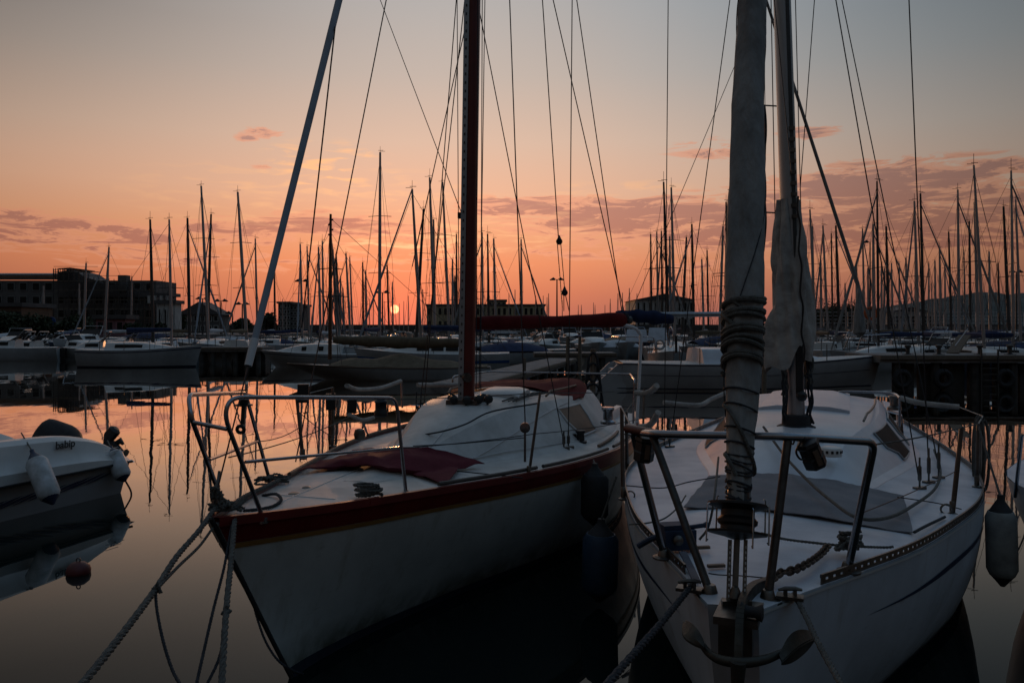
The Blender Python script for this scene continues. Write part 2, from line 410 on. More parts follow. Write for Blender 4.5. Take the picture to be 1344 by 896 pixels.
# ------------------------------------------------------------------ water, quay, land
def make_water():
    m = bpy.data.materials.new('harbour_water'); m.use_nodes = True; N = m.node_tree.nodes; L = m.node_tree.links
    N.remove(N['Principled BSDF'])
    dif = N.new('ShaderNodeBsdfDiffuse'); dif.inputs['Color'].default_value = (.006,.011,.011,1)
    glo = N.new('ShaderNodeBsdfGlossy'); glo.inputs['Color'].default_value = (1,.985,.95,1); glo.inputs['Roughness'].default_value = .012
    frs = N.new('ShaderNodeFresnel'); frs.inputs['IOR'].default_value = 1.33
    pw = N.new('ShaderNodeMath'); pw.operation = 'POWER'; pw.inputs[1].default_value = 1.6; L.new(frs.outputs[0], pw.inputs[0])
    gn = N.new('ShaderNodeMath'); gn.operation = 'MULTIPLY'; gn.inputs[1].default_value = 2.9; L.new(pw.outputs[0], gn.inputs[0])
    mn = N.new('ShaderNodeMath'); mn.operation = 'MINIMUM'; mn.inputs[1].default_value = .94; L.new(gn.outputs[0], mn.inputs[0])
    mx = N.new('ShaderNodeMixShader'); L.new(mn.outputs[0], mx.inputs[0]); L.new(dif.outputs[0], mx.inputs[1]); L.new(glo.outputs[0], mx.inputs[2])
    L.new(mx.outputs[0], N['Material Output'].inputs['Surface'])
    tc = N.new('ShaderNodeTexCoord'); mp = N.new('ShaderNodeMapping'); mp.inputs['Scale'].default_value = (1.0,.55,1); L.new(tc.outputs['Object'], mp.inputs[0])
    n = N.new('ShaderNodeTexNoise'); n.inputs['Scale'].default_value = .9; n.inputs['Detail'].default_value = 3; n.inputs['Roughness'].default_value = .45; L.new(mp.outputs[0], n.inputs[0])
    n2 = N.new('ShaderNodeTexNoise'); n2.inputs['Scale'].default_value = .10; n2.inputs['Detail'].default_value = 2; L.new(mp.outputs[0], n2.inputs[0])
    r = N.new('ShaderNodeMapRange'); r.inputs['From Min'].default_value = .40; r.inputs['From Max'].default_value = .66; r.inputs['To Min'].default_value = .25; r.inputs['To Max'].default_value = 1.0
    L.new(n2.outputs['Fac'], r.inputs['Value'])
    mu = N.new('ShaderNodeMath'); mu.operation = 'MULTIPLY'; L.new(n.outputs['Fac'], mu.inputs[0]); L.new(r.outputs[0], mu.inputs[1])
    bp = N.new('ShaderNodeBump'); bp.inputs['Strength'].default_value = .5; bp.inputs['Distance'].default_value = .014
    L.new(mu.outputs[0], bp.inputs['Height']); L.new(bp.outputs[0], glo.inputs['Normal'])
    return m
water = MB().add([(-1500,1.2,0),(1500,1.2,0),(1500,3500,0),(-1500,3500,0)], [(0,1,2,3)]).build('water', make_water(), smooth=False, loc=(0,0,0)); tag(water, kind='structure')
seabed = MB().box((0,1700,-6), (3400,3900,.5)).build('seabed', concrete, smooth=False, loc=(0,0,-6)); tag(seabed, kind='structure')
q = MB().box((0,-9.4,-.6), (60,21,2.64)).box((0,.95,.78), (60,.4,.1)).build('quay', concrete, smooth=False, loc=(0,-9,0)); tag(q, kind='structure')

# ------------------------------------------------------------------ generic boat lofting
class Boat:
    def __init__(s, bow, ang, L, hb, sheer, wl, over, p=1.6):
        s.b = Vector((bow[0], bow[1], 0)); a = R(ang); s.D = Vector((math.sin(a), math.cos(a), 0)); s.S = Vector((math.cos(a), -math.sin(a), 0))
        s.L = L; s.hb = hb; s.sheer = sheer; s.wl = wl; s.over = over; s.p = p
    def w(s, t, sd, z): return s.b+s.D*t+s.S*sd+Vector((0,0,z))
    def loc(s, P_):
        r = P_-s.b; return r.x*s.D.x+r.y*s.D.y, r.x*s.S.x+r.y*s.S.y, P_.z
    def hull(s, td, f, side, off=0):
        zs = s.sheer(td)
        k = max(0, 1-td/(s.L*.8))
        t = td+s.over*f*k**1.3
        h0 = s.hb(td); h1 = max(0, s.wl(td))
        h1 = min(h1, h0)
        fp = max(0, f)**s.p
        h = h0*(1-fp)+h1*fp if f <= 1 else h1*(1-(f-1)*.8)
        return s.w(t, side*(max(h, .012)+off), zs*(1-f))
    def hull_mesh(s, n=40, m=14, fmax=1.25):
        mb = MB(); ts = [s.L*(i/n)**1.5 for i in range(n+1)]
        for side in (-1, 1):
            rows = [[s.hull(t, fmax*j/m, side) for j in range(m+1)] for t in ts]
            if side == 1: rows = [list(reversed(r)) for r in rows]
            mb.grid(rows)
        for idx in (0, n):      # stem strip and transom
            t = ts[idx]
            a = [s.hull(t, fmax*j/m, -1) for j in range(m+1)]; b = [s.hull(t, fmax*j/m, 1) for j in range(m+1)]
            mb.grid([b, a] if idx == 0 else [a, b])
        return mb
    def band(s, f0, f1, side, t0, t1, off=.004, n=40, taper=0, zoff=None):
        "a stripe between two depth fractions, standing off the hull"
        rows = []
        for i in range(n+1):
            x = i/n; t = lerp(t0, t1, x)
            a, b = (f0(t), f1(t)) if callable(f0) else (f0, f1)
            if taper: mid = (a+b)/2; k = min(1, x/taper)*min(1, (1-x)/.02+.001); a = mid+(a-mid)*k; b = mid+(b-mid)*k
            rows.append([s.hull(t, a+(b-a)*j/3, side, off) for j in range(4)])
        return MB().grid(rows if side < 0 else [list(reversed(r)) for r in rows])
    def deck_mesh(s, n=34, k=12, camber=.05, t0=.0, t1=None, dz=0):
        t1 = t1 or s.L; rows = []
        for i in range(n+1):
            t = t0+(t1-t0)*(i/n)**1.3; h = s.hb(t)
            rows.append([s.w(t, h*(-1+2*j/k)*.995, s.sheer(t)+dz+camber*min(1,h)*(1-(-1+2*j/k)**2)) for j in range(k+1)])
        return MB().grid(rows)
    def deckz(s, t, sd, camber=.05):
        h = max(.05, s.hb(t)); return s.sheer(t)+camber*min(1,h)*(1-min(1, abs(sd)/h)**2)

def section(b, a, h, zd, r=.1, k=5):
    "half-section points from centre to side base: list of (s, z)"
    pts = []
    for j in range(k+1): pts.append((a*.86*j/k, zd+h+.05*(1-(j/k)**2)*min(1,h*3)))
    pts += [(a*.95, zd+h*.985), (a*.995, zd+h*.93), (lerp(b, a, .75), zd+h*.72), (lerp(b, a, .4), zd+h*.38), (lerp(b, a, .12), zd+h*.10), (b*1.03+.02, zd+.004), (b*1.03+.05, zd-.03)]
    return pts
def roof_mesh(B, ts, bf, af, hf, camber=.05):
    rows = []
    for t in ts:
        zb = B.deckz(t, bf(t), camber)
        sec = section(bf(t), af(t), hf(t), zb)
        rows.append([B.w(t, -x, z) for x, z in reversed(sec)]+[B.w(t, x, z) for x, z in sec[1:]])
    mb = MB().grid(rows)
    n = len(rows[0]); mb.add(rows[-1], [tuple(range(n))])
    return mb

def wire_part(name, parent, a, b, r=.004, mat=None, seg=5, s=0):
    pts = sag(a, b, s, 10) if s else [Vector(a), Vector(b)]
    return MB().tube(pts, r, seg).build(name, mat or wire, parent)
def turnbuckle(parent, a, b, r=.012):
    a = Vector(a); b = Vector(b); d = (b-a)
    m = MB().tube([a, a+d*.25, a+d*.3, a+d*.7, a+d*.75, b], [r*.5, r*.5, r, r, r*.5, r*.5], 8)
    m.torus(a, r*1.1, r*.4, ax=Vector((0,1,0)), seg=10, seg2=5)
    return m.build('turnbuckle', steel_dull, parent)

# ================================================================== LEFT SLOOP (maroon trimmed)
Lb = Boat((-1.69,4.49), 17.5, 8.0,
    table([(0,.03),(.4,.20),(.85,.385),(1.6,.64),(2.6,1.0),(3.6,1.31),(4.6,1.50),(5.6,1.52),(6.6,1.42),(8.0,1.15)]),
    table([(0,1.20),(.5,1.16),(1.6,1.09),(2.8,1.03),(4,1.0),(6,.99),(8,1.03)]),
    table([(0,.0),(.4,.03),(1.0,.13),(2.1,.42),(3.3,.82),(4.5,1.16),(6,1.25),(8,.9)]), .80, 1.5)
L0 = empty('sailing_sloop', Lb.w(0,0,0), 'white foreground sloop with maroon sheer band, maroon mast and maroon boom cover', 'sailboat')
hl = Lb.hull_mesh().build('hull', topside_white, L0)
for sd in (-1, 1):
    Lb.band(.012, .115, sd, 0, 8, .006).build('sheer_band', paint_maroon, hl)
    Lb.band(.118, .145, sd, 0, 8, .005).build('gold_stripe', paint_gold, hl)
    Lb.band(.93, 1.2, sd, .0, 8, .005).build('boot_stripe', antifoul, hl)
stem = MB().tube([Lb.hull(0, f, 1)+Lb.S*-.012-Lb.D*.012 for f in (-.03,.1,.3,.6,.9,1.2)], .014, 8).build('stem_band', rubber, hl)
Lb.deck_mesh().build('deck', deck_white, L0)
for sd in (-1, 1):
    pts = [Lb.w(t, sd*(Lb.hb(t)-.005), Lb.sheer(t)+.012) for t in [i*.1 for i in range(81)]]
    rows = [[p+Lb.S*x+Vector((0,0,z)) for x, z in ((-.022,-.03),(-.022,.022),(.022,.022),(.022,-.03))] for p in pts]
    MB().grid(rows).build('rubbing_rail', paint_maroon, L0)
    for (a, b) in ((1.75, 2.95), (3.05, 4.4), (4.6, 6.3)):
        m = MB()
        pp = [Lb.w(t, sd*(Lb.hb(t)-.05), Lb.sheer(t)+.05) for t in [a+(b-a)*i/12 for i in range(13)]]
        m.tube(pp, .017, 8); m.build('toe_rail', teak if sd < 0 else alu_dark, L0)
# coachroof
bf = table([(1.7,.10),(2.2,.26),(3.1,.47),(3.7,.72),(4.4,.98),(5.2,1.10),(6.2,1.12),(7,1.02)])
af = table([(1.7,.02),(2.2,.10),(3.1,.26),(3.7,.44),(4.4,.62),(5.2,.76),(6.2,.80),(7,.78)])
hf = table([(1.7,.005),(2.2,.06),(3.1,.26),(3.7,.40),(4.4,.47),(5.2,.47),(6.2,.46),(7,.45)])
ts = [1.7+5.0*(i/34) for i in range(35)]
cr = roof_mesh(Lb, ts, bf, af, hf).build('coachroof', deck_white, L0, angle=24)
def roof_pt(B, bf, af, hf, t, q_, side, off=0):
    zb = B.deckz(t, bf(t)); x = lerp(bf(t), af(t), q_); z = zb+hf(t)*q_*.97
    nrm = (B.S*side*hf(t)+Vector((0,0,1))*(bf(t)-af(t))).normalized()
    return B.w(t, side*x, z)+nrm*off
for sd in (-1, 1):
    for (t0, t1) in ((4.85, 5.55),):
        rows = [[roof_pt(Lb, bf, af, hf, lerp(t0+(.0 if q_ > .4 else .07), t1+(.06 if q_ > .4 else .0), x/8), q_, sd, .008) for q_ in ((.16,.3,.5,.70,.82) if sd > 0 else (.82,.70,.5,.3,.16))] for x in range(9)]
        wdw = MB().grid(rows).build('window', window_amber, cr)
        edge = [rows[0][k] for k in range(5)]+[rows[i][4] for i in range(1,9)]+[rows[8][k] for k in (3,2,1,0)]+[rows[i][0] for i in range(7,-1,-1)]
        MB().tube(edge, .011, 6).build('window_frame', white_paint, cr)
def surf(B, t, sd):
    z = B.deckz(t, sd)
    if t < (1.7 if B is Lb else 2.85): return z
    b_, a_, h_ = (bf, af, hf) if B is Lb else (bR, aR, hR)
    x = abs(sd); bb_, aa_ = b_(t)*1.03, a_(t); zb = B.deckz(t, b_(t))
    k = 1 if x <= aa_ else max(0, (bb_-x)/max(.01, bb_-aa_))
    return max(z, zb+h_(t)*k+.05*k*min(1, h_(t)*3)*(1-min(1,x/max(.05,aa_))**2))
def PD(B, px, py, h):
    d = 3.0
    while d < 11:
        p = P(px, py, d); t, sd, _z = B.loc(p)
        if p.z <= surf(B, t, sd)+h: return p
        d += .01
    return PZ(px, py, 1.1)
# hatches, mast step, handrails
def onroof(t, s_, dz=0): return Lb.w(t, s_, Lb.deckz(t, bf(t))+hf(t)+.03+dz)
c = onroof(4.75, .18, .05)
m = MB(); sx, sy = .24, .22
rows = [[c+Lb.S*(x*sx)+Lb.D*(y*sy)+Vector((0,0,.045-.03*(abs(x)**6+abs(y)**6)+.02*y)) for x in (-1,-.92,-.6,0,.6,.92,1)] for y in (-1,-.92,-.6,0,.6,.92,1)]
m.slab(rows, .05); m.build('hatch', gel_white, L0)
c = PD(Lb, 386, 648, .0); MB().lathe(c, [(.040,-.01),(.040,.006),(.028,.010)], 18).build('deck_plate', steel_dull, L0)
c = PD(Lb, 402, 640, .0); MB().lathe(c, [(.030,-.01),(.030,.006),(.016,.012)], 14).build('deck_plate', steel_dull, L0)
for x0, y0, x1, y1 in ((348,667,474,614),(345,648,440,655)):
    qq = [PD(Lb, lerp(x0,x1,k/6), lerp(y0,y1,k/6), .001) for k in range(7)]
    MB().tube(qq, .006, 6).build('deck_seam', gel_white, L0)
for sd in (-1, 1):
    pts = [onroof(t, sd*(af(t)*.82), .055-(.05 if i in (0,10) else 0)) for i, t in enumerate([5.0+.14*i for i in range(11)])]
    MB().tube(pts, .014, 8).build('handrail', teak, L0)
for pl in ([(606,538),(585,562),(566,585),(548,603)],[(748,526),(715,543),(680,565),(645,588),(622,601)],[(622,601),(665,592),(710,585),(770,577)]):
    q_ = [PD(Lb, *p_, .001) for p_ in pl]; MB().tube(smooth_path(q_, 5), .005, 6).build('deck_seam', white_paint, L0)
# sliding hatch garage and lines on the roof
for k in range(4):
    pts = [onroof(t, .34+.05*k+.02*math.sin(t*3+k), .012) for t in [4.2+.22*i for i in range(12)]]
    MB().tube(pts, .008, 5).build('control_line', ropem if k % 2 else ropedark, L0)
m = MB(); rows = [[onroof(t, x, .03-.02*abs(x/.36)**4) for x in (-.38,-.36,-.2,0,.2,.36,.38)] for t in (5.15,5.3,5.7,6.3)]
m.slab(rows, .05); m.build('sliding_hatch', gel_white, L0)
# mast
mbase = onroof(4.05, 0, .0); mtopL = Vector((P(628,8,8.9).x, 8.75, 11.2))
mtop = mbase+(Vector((P(621,0,8.42).x, 8.42, 5.75))-mbase)*2.55
def mast_tube(a, b, rx, ry, mat, name, parent, taper=.75, seg=14, X=None):
    a = Vector(a); b = Vector(b); X = X or Vector((1,0,0)); D_ = (b-a).normalized(); Y = D_.cross(X).normalized(); X = Y.cross(D_)
    rows = []
    for i in range(13):
        t = i/12; k = 1 if t < .6 else lerp(1, taper, (t-.6)/.4)
        rows.append([a.lerp(b, t)+X*(math.cos(2*math.pi*j/seg)*rx*k)+Y*(math.sin(2*math.pi*j/seg)*ry*k) for j in range(seg)])
    m = MB().grid(rows, closed=True); m.f += [tuple(range(12*seg, 13*seg))]
    return m.build(name, mat, parent)
mastL = mast_tube(mbase, mtop, .078, .10, mast_red, 'mast', L0)
dirm = (mtop-mbase).normalized()
m = MB(); off = Vector((-.062,-.078,0))
m.bar(mbase+off+dirm*.02, mtop+off, .055, .035); m.build('sail_track', alu, mastL)
m = MB()
for i in range(70): m.bar(mbase+off+Vector((-.0,-.021,0))+dirm*(.1+i*.09), mbase+off+Vector((0,-.021,0))+dirm*(.125+i*.09), .014, .006)
m.build('track_slots', alu_dark, mastL)
m = MB().box(mbase+Vector((0,0,.02)), (.34,.34,.05), R(-17.5)); m.build('mast_step', steel_dull, L0)
for dx, dy in ((-.14,-.12),(.12,-.14),(.16,.05),(-.17,.05),(0,-.2),(.22,-.1)):
    c = mbase+Vector((dx,dy,.08))
    m = MB().lathe(c-Vector((0,0,.03)), [(.02,0),(.045,.01),(.045,.05),(.02,.06)], 12, axis=Vector((.3,-1,.2))).bar(c-Vector((0,0,.09)), c, .02)
    m.build('turning_block', black, L0)
m = MB().lathe(mbase+Vector((.0,-.09,.28)), [(.05,0),(.05,.03),(.035,.05),(.035,.09),(.045,.10)], 14, axis=Vector((.2,-1,0))); m.build('winch', steel_dull, L0)
# boom under its maroon cover
ba = mbase.lerp(mtop, 0)+dirm*.92; ba = P(626,424.5,8.5); bb = P(822,420,10.2)
m = MB(); rows = []
dd = (bb-ba); n = 30; side = Vector((-dd.y, dd.x, 0)).normalized()
for i in range(n+1):
    x = i/n; c = ba+dd*x; rr = lerp(.072, .088, x)*(1+.05*math.sin(x*23)); hh = rr*(1.0+.12*math.sin(x*9))
    if i == n: rr *= .55; hh *= .55
    rows.append([c+side*(math.cos(a)*rr*.8)+Vector((0,0,math.sin(a)*hh*(1.0 if math.sin(a) > 0 else .9))) for a in [2*math.pi*j/14 for j in range(14)]])
m.grid(rows, closed=True); m.f += [tuple(reversed(range(14))), tuple(range(n*14, n*14+14))]
m.build('boom_cover', cloth_red, L0)
bm = MB().tube([ba+dd*.97, bb+dd*.03], .05, 10).build('boom', alu_dark, L0)
m = MB()
for k in range(3):
    pts = [bb+Vector((.03*math.sin(a*2.3+k), .06*math.sin(a), .06*math.cos(a*1.3+k)+.02)) for a in [i*.5 for i in range(14)]]
    m.tube(smooth_path(pts, 3), .012, 5)
m.build('rope_tail', ropedark, L0)
# furled headsail
fa = P(278,672,4.62); fb = mtop+Vector((0,-.1,-.3)); fd = fb-fa
fk = 0.0
def onstay(y):      # parameter along the stay that is seen at height y
    k = (HY-y)/F
    return (k*fa.y-(fa.z-CAMZ))/((fd.z)-k*fd.y)
fb = Vector((P(445,0,6.1).x, 6.1, P(445,0,6.1).z)); fd = (fb-fa)*2.9; 
p0 = onstay(480)
wire_part('forestay', L0, fa, fa+fd*p0, .005)
pts = [fa+fd*lerp(p0, 1, i/40) for i in range(41)]
rr = [lerp(.022, .028, min(1,i/14)) for i in range(41)]
jb = MB().tube(pts, rr, 12).build('furled_jib', jib_pale, L0)
MB().tube([fa+fd*p0, fa+fd*(p0+.016)], [.024,.027], 12).build('sail_tack', white_paint, jb)
spiral = []
for i in range(260):
    t = p0+.012+(1-p0)*i/260; a = i*.55; spiral.append(fa+fd*t+Vector((math.cos(a), math.sin(a), 0))*lerp(.048,.03,min(1,i/180)))
wire_part('jib_sheet', L0, fa+fd*(p0+.24)+Vector((.03,-.03,0)), P(396,430,6.6), .006, ropedark)
turnbuckle(L0, fa+Vector((0,0,-.05)), P(288,618,4.75), .018)
dr = P(320,527,5.0)
m = MB().lathe(dr-Vector((0,0,.03)), [(.02,0),(.055,.005),(.055,.012),(.03,.02),(.03,.045),(.055,.055),(.055,.062),(.02,.07)], 16); m.torus(dr+Vector((-.01,-.03,-.17)), .022, .012, ax=Vector((0,1,.2)), seg=12)
m.bar(dr-Vector((.0,.02,.14)), dr-Vector((0,0,.02)), .022); m.build('furling_drum', black, L0)
# pulpit
def rail(parent, name, pts, r=.0135, mat=steel, n=6, seg=10): return MB().tube(smooth_path(pts, n), r, seg).build(name, mat, parent)
NB = PZ(345,679,1.175); NR = PZ(533,648,1.085); FBp = PZ(293,662,1.18); FR = PZ(353,627,1.13)
def bent(*pts, r=.0135, rad=.07, mat=steel, parent=None, name='rail', seg=10):
    "tube with rounded corners"
    pts = [Vector(p) for p in pts]; out = [pts[0]]
    for i in range(1, len(pts)-1):
        a, b, c_ = pts[i-1], pts[i], pts[i+1]; d1 = min(rad, (a-b).length*.45); d2 = min(rad, (c_-b).length*.45)
        s_ = b+(a-b).normalized()*d1; e_ = b+(c_-b).normalized()*d2
        for k in range(6):
            t = k/5; out.append((s_*(1-t)**2)+(b*2*t*(1-t))+(e_*t*t))
    out.append(pts[-1])
    return MB().tube(out, r, seg).build(name, mat, parent)
bent(NB, P(294,545,4.48), P(303,521,4.52), P(520,522,5.80), NR, parent=L0, name='pulpit_rail', rad=.09)
bent(FBp, P(251,548,4.52), P(247,518,4.60), P(322,515,6.0), FR, parent=L0, name='pulpit_rail', rad=.07)
bent(P(254,554,4.51), P(298,563,4.49), parent=L0, name='pulpit_crossbar', r=.012)
bent(P(322,606,4.62), P(526,587,5.82), parent=L0, name='pulpit_middle_rail', r=.010)
bent(P(275,603,4.75), P(338,579,6.05), parent=L0, name='pulpit_middle_rail', r=.010)
for p_ in (NB, NR, FBp, FR): MB().lathe(p_-Vector((0,0,.03)), [(.035,0),(.035,.035),(.018,.045),(.018,.06)], 12).build('rail_foot', steel, L0)
lampc = P(500,536,5.75)
m = MB().lathe(lampc-Vector((0,0,.06)), [(.035,0),(.05,.01),(.05,.04),(.042,.05),(.042,.10),(.05,.11),(.03,.13)], 14); m.build('navigation_light', black, L0)
# stanchions and lifelines
def stanchion(par, base, top, r=.0125):
    MB().tube([base, base.lerp(top,.5), top], [r, r, r*.85], 10).lathe(base-Vector((0,0,.01)), [(.035,0),(.035,.012),(.018,.02),(.018,.09),(.014,.095)], 12).build('stanchion', steel_dull, par)
sA0 = PZ(694,624,1.03); sA1 = P(709,515,6.95); stanchion(L0, sA0, sA1)
sB0 = PZ(398,601,1.10); sB1 = P(389,520,7.4); stanchion(L0, sB0, sB1, .016)
sC0 = PZ(436,585,1.06); sC1 = P(437,508,8.4); stanchion(L0, sC0, sC1, .016)
sD0 = PZ(843,588,1.0); sD1 = P(846,510,8.8); stanchion(L0, sD0, sD1)
wire_part('lifeline', L0, P(512,524,5.8), sA1, .004, ropem, s=.01); wire_part('lifeline', L0, sA1, sD1, .004, ropem, s=.02)
wire_part('lifeline', L0, P(527,588,5.82), sA0.lerp(sA1,.5), .004, s=.01); wire_part('lifeline', L0, sA0.lerp(sA1,.5), sD0.lerp(sD1,.5), .004, s=.02)
wire_part('lifeline', L0, P(320,516,6.0), sB1, .005, ropew, s=.02); wire_part('lifeline', L0, P(338,579,6.05), sB0.lerp(sB1,.5), .004, ropem, s=.03)
wire_part('lifeline', L0, sB1, sC1, .005, ropew); wire_part('lifeline', L0, P(300,600,5.2), P(470,540,9.4), .005, ropem, s=.05)
wire_part('lifeline', L0, P(392,540,7.4), P(440,575,8.3), .004, ropem, s=.02)
pd = MB().tube(smooth_path([P(455,506,8.6), P(470,511,9.0), P(500,509,9.5), P(526,500,10.0)], 4), .026, 10).build('lifeline_pad', canvas_cream, L0)
MB().tube(smooth_path([P(458,544,8.6), P(475,551,8.9), P(490,548,9.2)], 4), .022, 10).build('lifeline_pad', canvas_cream, L0)
m = MB().tube([P(527,501,10.0), P(528,535,10.0)], .012, 8).build('stanchion', steel, L0)
MB().tube(smooth_path([P(548,505,9.8), P(600,505,10.2)],4), .03, 10).build('lifeline_pad', canvas_cream, L0)
for px_, py_, d_ in ((434,527,8.4),(462,532,8.8),(398,516,7.4)):
    MB().box(P(px_,py_,d_), (.10,.07,.17), .2).build('rolled_bag', black, L0)
MB().lathe(P(472,578,8.6), [(.02,0),(.055,.02),(.065,.07),(.05,.12),(.02,.13)], 12).build('fairlead_block', steel_dull, L0)
# shrouds of the left sloop
mt = lambda y, d: P(lerp(606+18,620,.0)+(0), y, d)
shr = [((628,8,8.45),(740,580,8.36)),((751,0,8.40),(746,580,8.45)),((669,0,7.2),(690,572,6.82)),((617,8,8.5),(541,350,9.0)),((610,0,8.5),(545,590,8.95)),((599,0,8.5),(552,592,9.1))]
for a_, b_ in shr:
    A_ = P(*a_); B_ = P(*b_); ex = A_+(A_-B_)*(.02 if a_[1] == 8 else .6)
    wire_part('shroud', L0, B_, ex, .0058)
for px_, py_, d_ in ((740,580,8.36),(746,580,8.45),(545,590,8.95)):
    B_ = P(px_,py_,d_); turnbuckle(L0, Vector((B_.x, B_.y, Lb.deckz(*Lb.loc(B_)[:2])+.0)), B_+Vector((0,0,.12)), .018)
    MB().box(Vector((B_.x, B_.y, Lb.deckz(*Lb.loc(B_)[:2])+.01)), (.12,.06,.03)).build('chainplate', steel_dull, L0)
# block on the middle stay
blk = P(689,575,6.80)
m = MB().lathe(blk+Vector((0,.02,.09)), [(.01,0),(.045,.003),(.045,.03),(.01,.033)], 14, axis=Vector((0,-1,0))); m.bar(blk-Vector((0,0,.20)), blk+Vector((0,0,.06)), .02)
m.build('pulley_block', steel, L0)
# forward stay, halyards down the mast, backstays, tackle
A_ = P(507,0,7.6); B_ = P(388,606,6.6); wire_part('inner_stay', L0, B_, A_+(A_-B_)*.3, .0058)
for (x0, x1, d_, nm) in ((633,631,8.25,'halyard'),(636.5,629,8.3,'halyard'),(627,625,8.25,'halyard'),(600,603,8.6,'halyard')):
    A_ = P(x0,0,d_); B_ = P(x1,512,d_); wire_part(nm, L0, B_, A_+(A_-B_)*.5, .005, ropedark)
for a_, b_ in (((726,0,9.4),(819,408,10.15)),((757,0,9.6),(816,408,10.15))):
    A_ = P(*a_); B_ = P(*b_); wire_part('backstay', L0, B_, A_+(A_-B_)*.4, .0065)
A_ = P(712,0,9.0); B_ = P(733,312,9.4); wire_part('tackle_line', L0, B_, A_+(A_-B_)*.3, .0065)
for a_, b_ in (((731.5,320,9.4),(738,404,9.6)),((736,320,9.4),(741,380,9.5)),((740,386,9.5),(740,408,9.6)),((742,386,9.5),(747,408,9.6))):
    wire_part('tackle_line', L0, P(*a_), P(*b_), .0055)
for px_, py_ in ((734,317),(741,384)):
    c = P(px_,py_,9.45)
    m = MB().lathe(c+Vector((0,.025,0)), [(.008,0),(.038,.004),(.040,.02),(.038,.046),(.008,.05)], 12, axis=Vector((0,-1,0))); m.tube([c+Vector((0,0,.02)), c+Vector((0,0,.075))], [.03,.006], 8)
    m.build('pulley_block', black, L0)
# spreader fitting and thin diagonal line
m = MB().box(P(607,283,8.5), (.1,.08,.06)).build('mast_fitting', black, L0)
A_ = P(499,0,10.2); B_ = P(607,283,8.5); wire_part('topping_line', L0, B_, A_+(A_-B_)*.4, .005)
# near sheets lying over the deck
for pts in ([(545,572,7.4),(580,566,7.2),(612,556,7.3),(645,540,7.6),(706,529,7.9)],[(542,585,6.9),(600,582,7.0),(690,574,7.3)],[(600,618,6.7),(640,622,6.55),(686,627,6.6)]):
    q_ = [P(*p_) for p_ in pts]
    MB().tube(smooth_path(q_, 6), .0085 if len(pts) > 3 else .005, 6).build('sheet_line', ropedark, L0)
for px_, py_ in ((543,594),(549,594)): wire_part('shroud_tail', L0, P(px_,py_,8.9), P(px_+4,py_-80,8.8), .007, ropedark)
c = PZ(762,581,1.03)
m = MB().lathe(c, [(.07,0),(.07,.02),(.045,.03),(.04,.1),(.055,.12),(.055,.14)], 16).box(c+Vector((-.13,-.0,.05)), (.14,.1,.10), .5).build('winch', black, L0)
# jib track along the side deck
pts = [Lb.w(t, Lb.hb(t)-.24, Lb.deckz(t, Lb.hb(t)-.24)+.02) for t in [4.7+.1*i for i in range(14)]]
m = MB();
for a_, b_ in zip(pts, pts[1:]): m.bar(a_, b_, .03, .025)
m.build('genoa_track', teak, L0)
# stern arch pole
m = MB().tube(smooth_path([P(817,426,10.6), P(832,430,10.7), P(839,437,10.8), P(841,450,10.8), P(836,555,10.6)], 5), .022, 10); m.build('stern_pole', white_paint, L0)
# cockpit clutter aft: coaming, winches, tiller, pushpit
m = MB()
for sd in (-1,1):
    rows = [[Lb.w(t, sd*x, z) for x, z in ((1.02,.95),(1.0,1.10),(.97,1.15),(.90,1.16),(.84,1.12),(.80,.95))] for t in (6.5,6.7,7.0,7.4,7.9)]
    MB().grid(rows).build('cockpit_coaming', gel_white, L0)
bent(Lb.w(6.9,1.3,1.02), Lb.w(6.9,1.32,1.6), Lb.w(7.9,1.1,1.62), Lb.w(7.9,-1.1,1.62), Lb.w(6.9,-1.3,1.6), Lb.w(6.9,-1.3,1.02), parent=L0, name='pushpit_rail', r=.013)
for px_, py_, d_ in ((798,545,9.5),):
    c = P(px_,py_,d_); MB().lathe(c-Vector((0,0,.1)), [(.09,0),(.09,.03),(.06,.05),(.055,.14),(.08,.18),(.07,.2)], 16).build('winch', steel, L0)
# registration-like pale patch omitted; deck ropes
def rope_coil(center, rad, r, turns, mat, label, seed=1, name='rope_coil', group=None):
    rnd = random.Random(seed); pts = []
    for i in range(int(turns*16)):
        a = i*math.pi/8; k = i/(turns*16)
        rr_ = rad*(1-.30*abs(math.sin(k*7+seed)))*(1+.05*rnd.uniform(-1,1))
        pts.append(Vector(center)+Vector((math.cos(a)*rr_*1.15, math.sin(a)*rr_*.8, r+k*r*turns*1.5+rnd.uniform(0,r*.4)+.35*r*math.sin(a*.5+seed)*2)))
    m = MB(); laid(m, smooth_path(pts, 2), r, step=r*2.2)
    o = m.build(name, mat, None); return tag(o, label, 'rope', group)
c = PZ(483,652,1.14); rope_coil(c, .088, .012, 4, ropem, 'coiled grey rope lying on the maroon-trimmed sloop foredeck by its rail', 3)
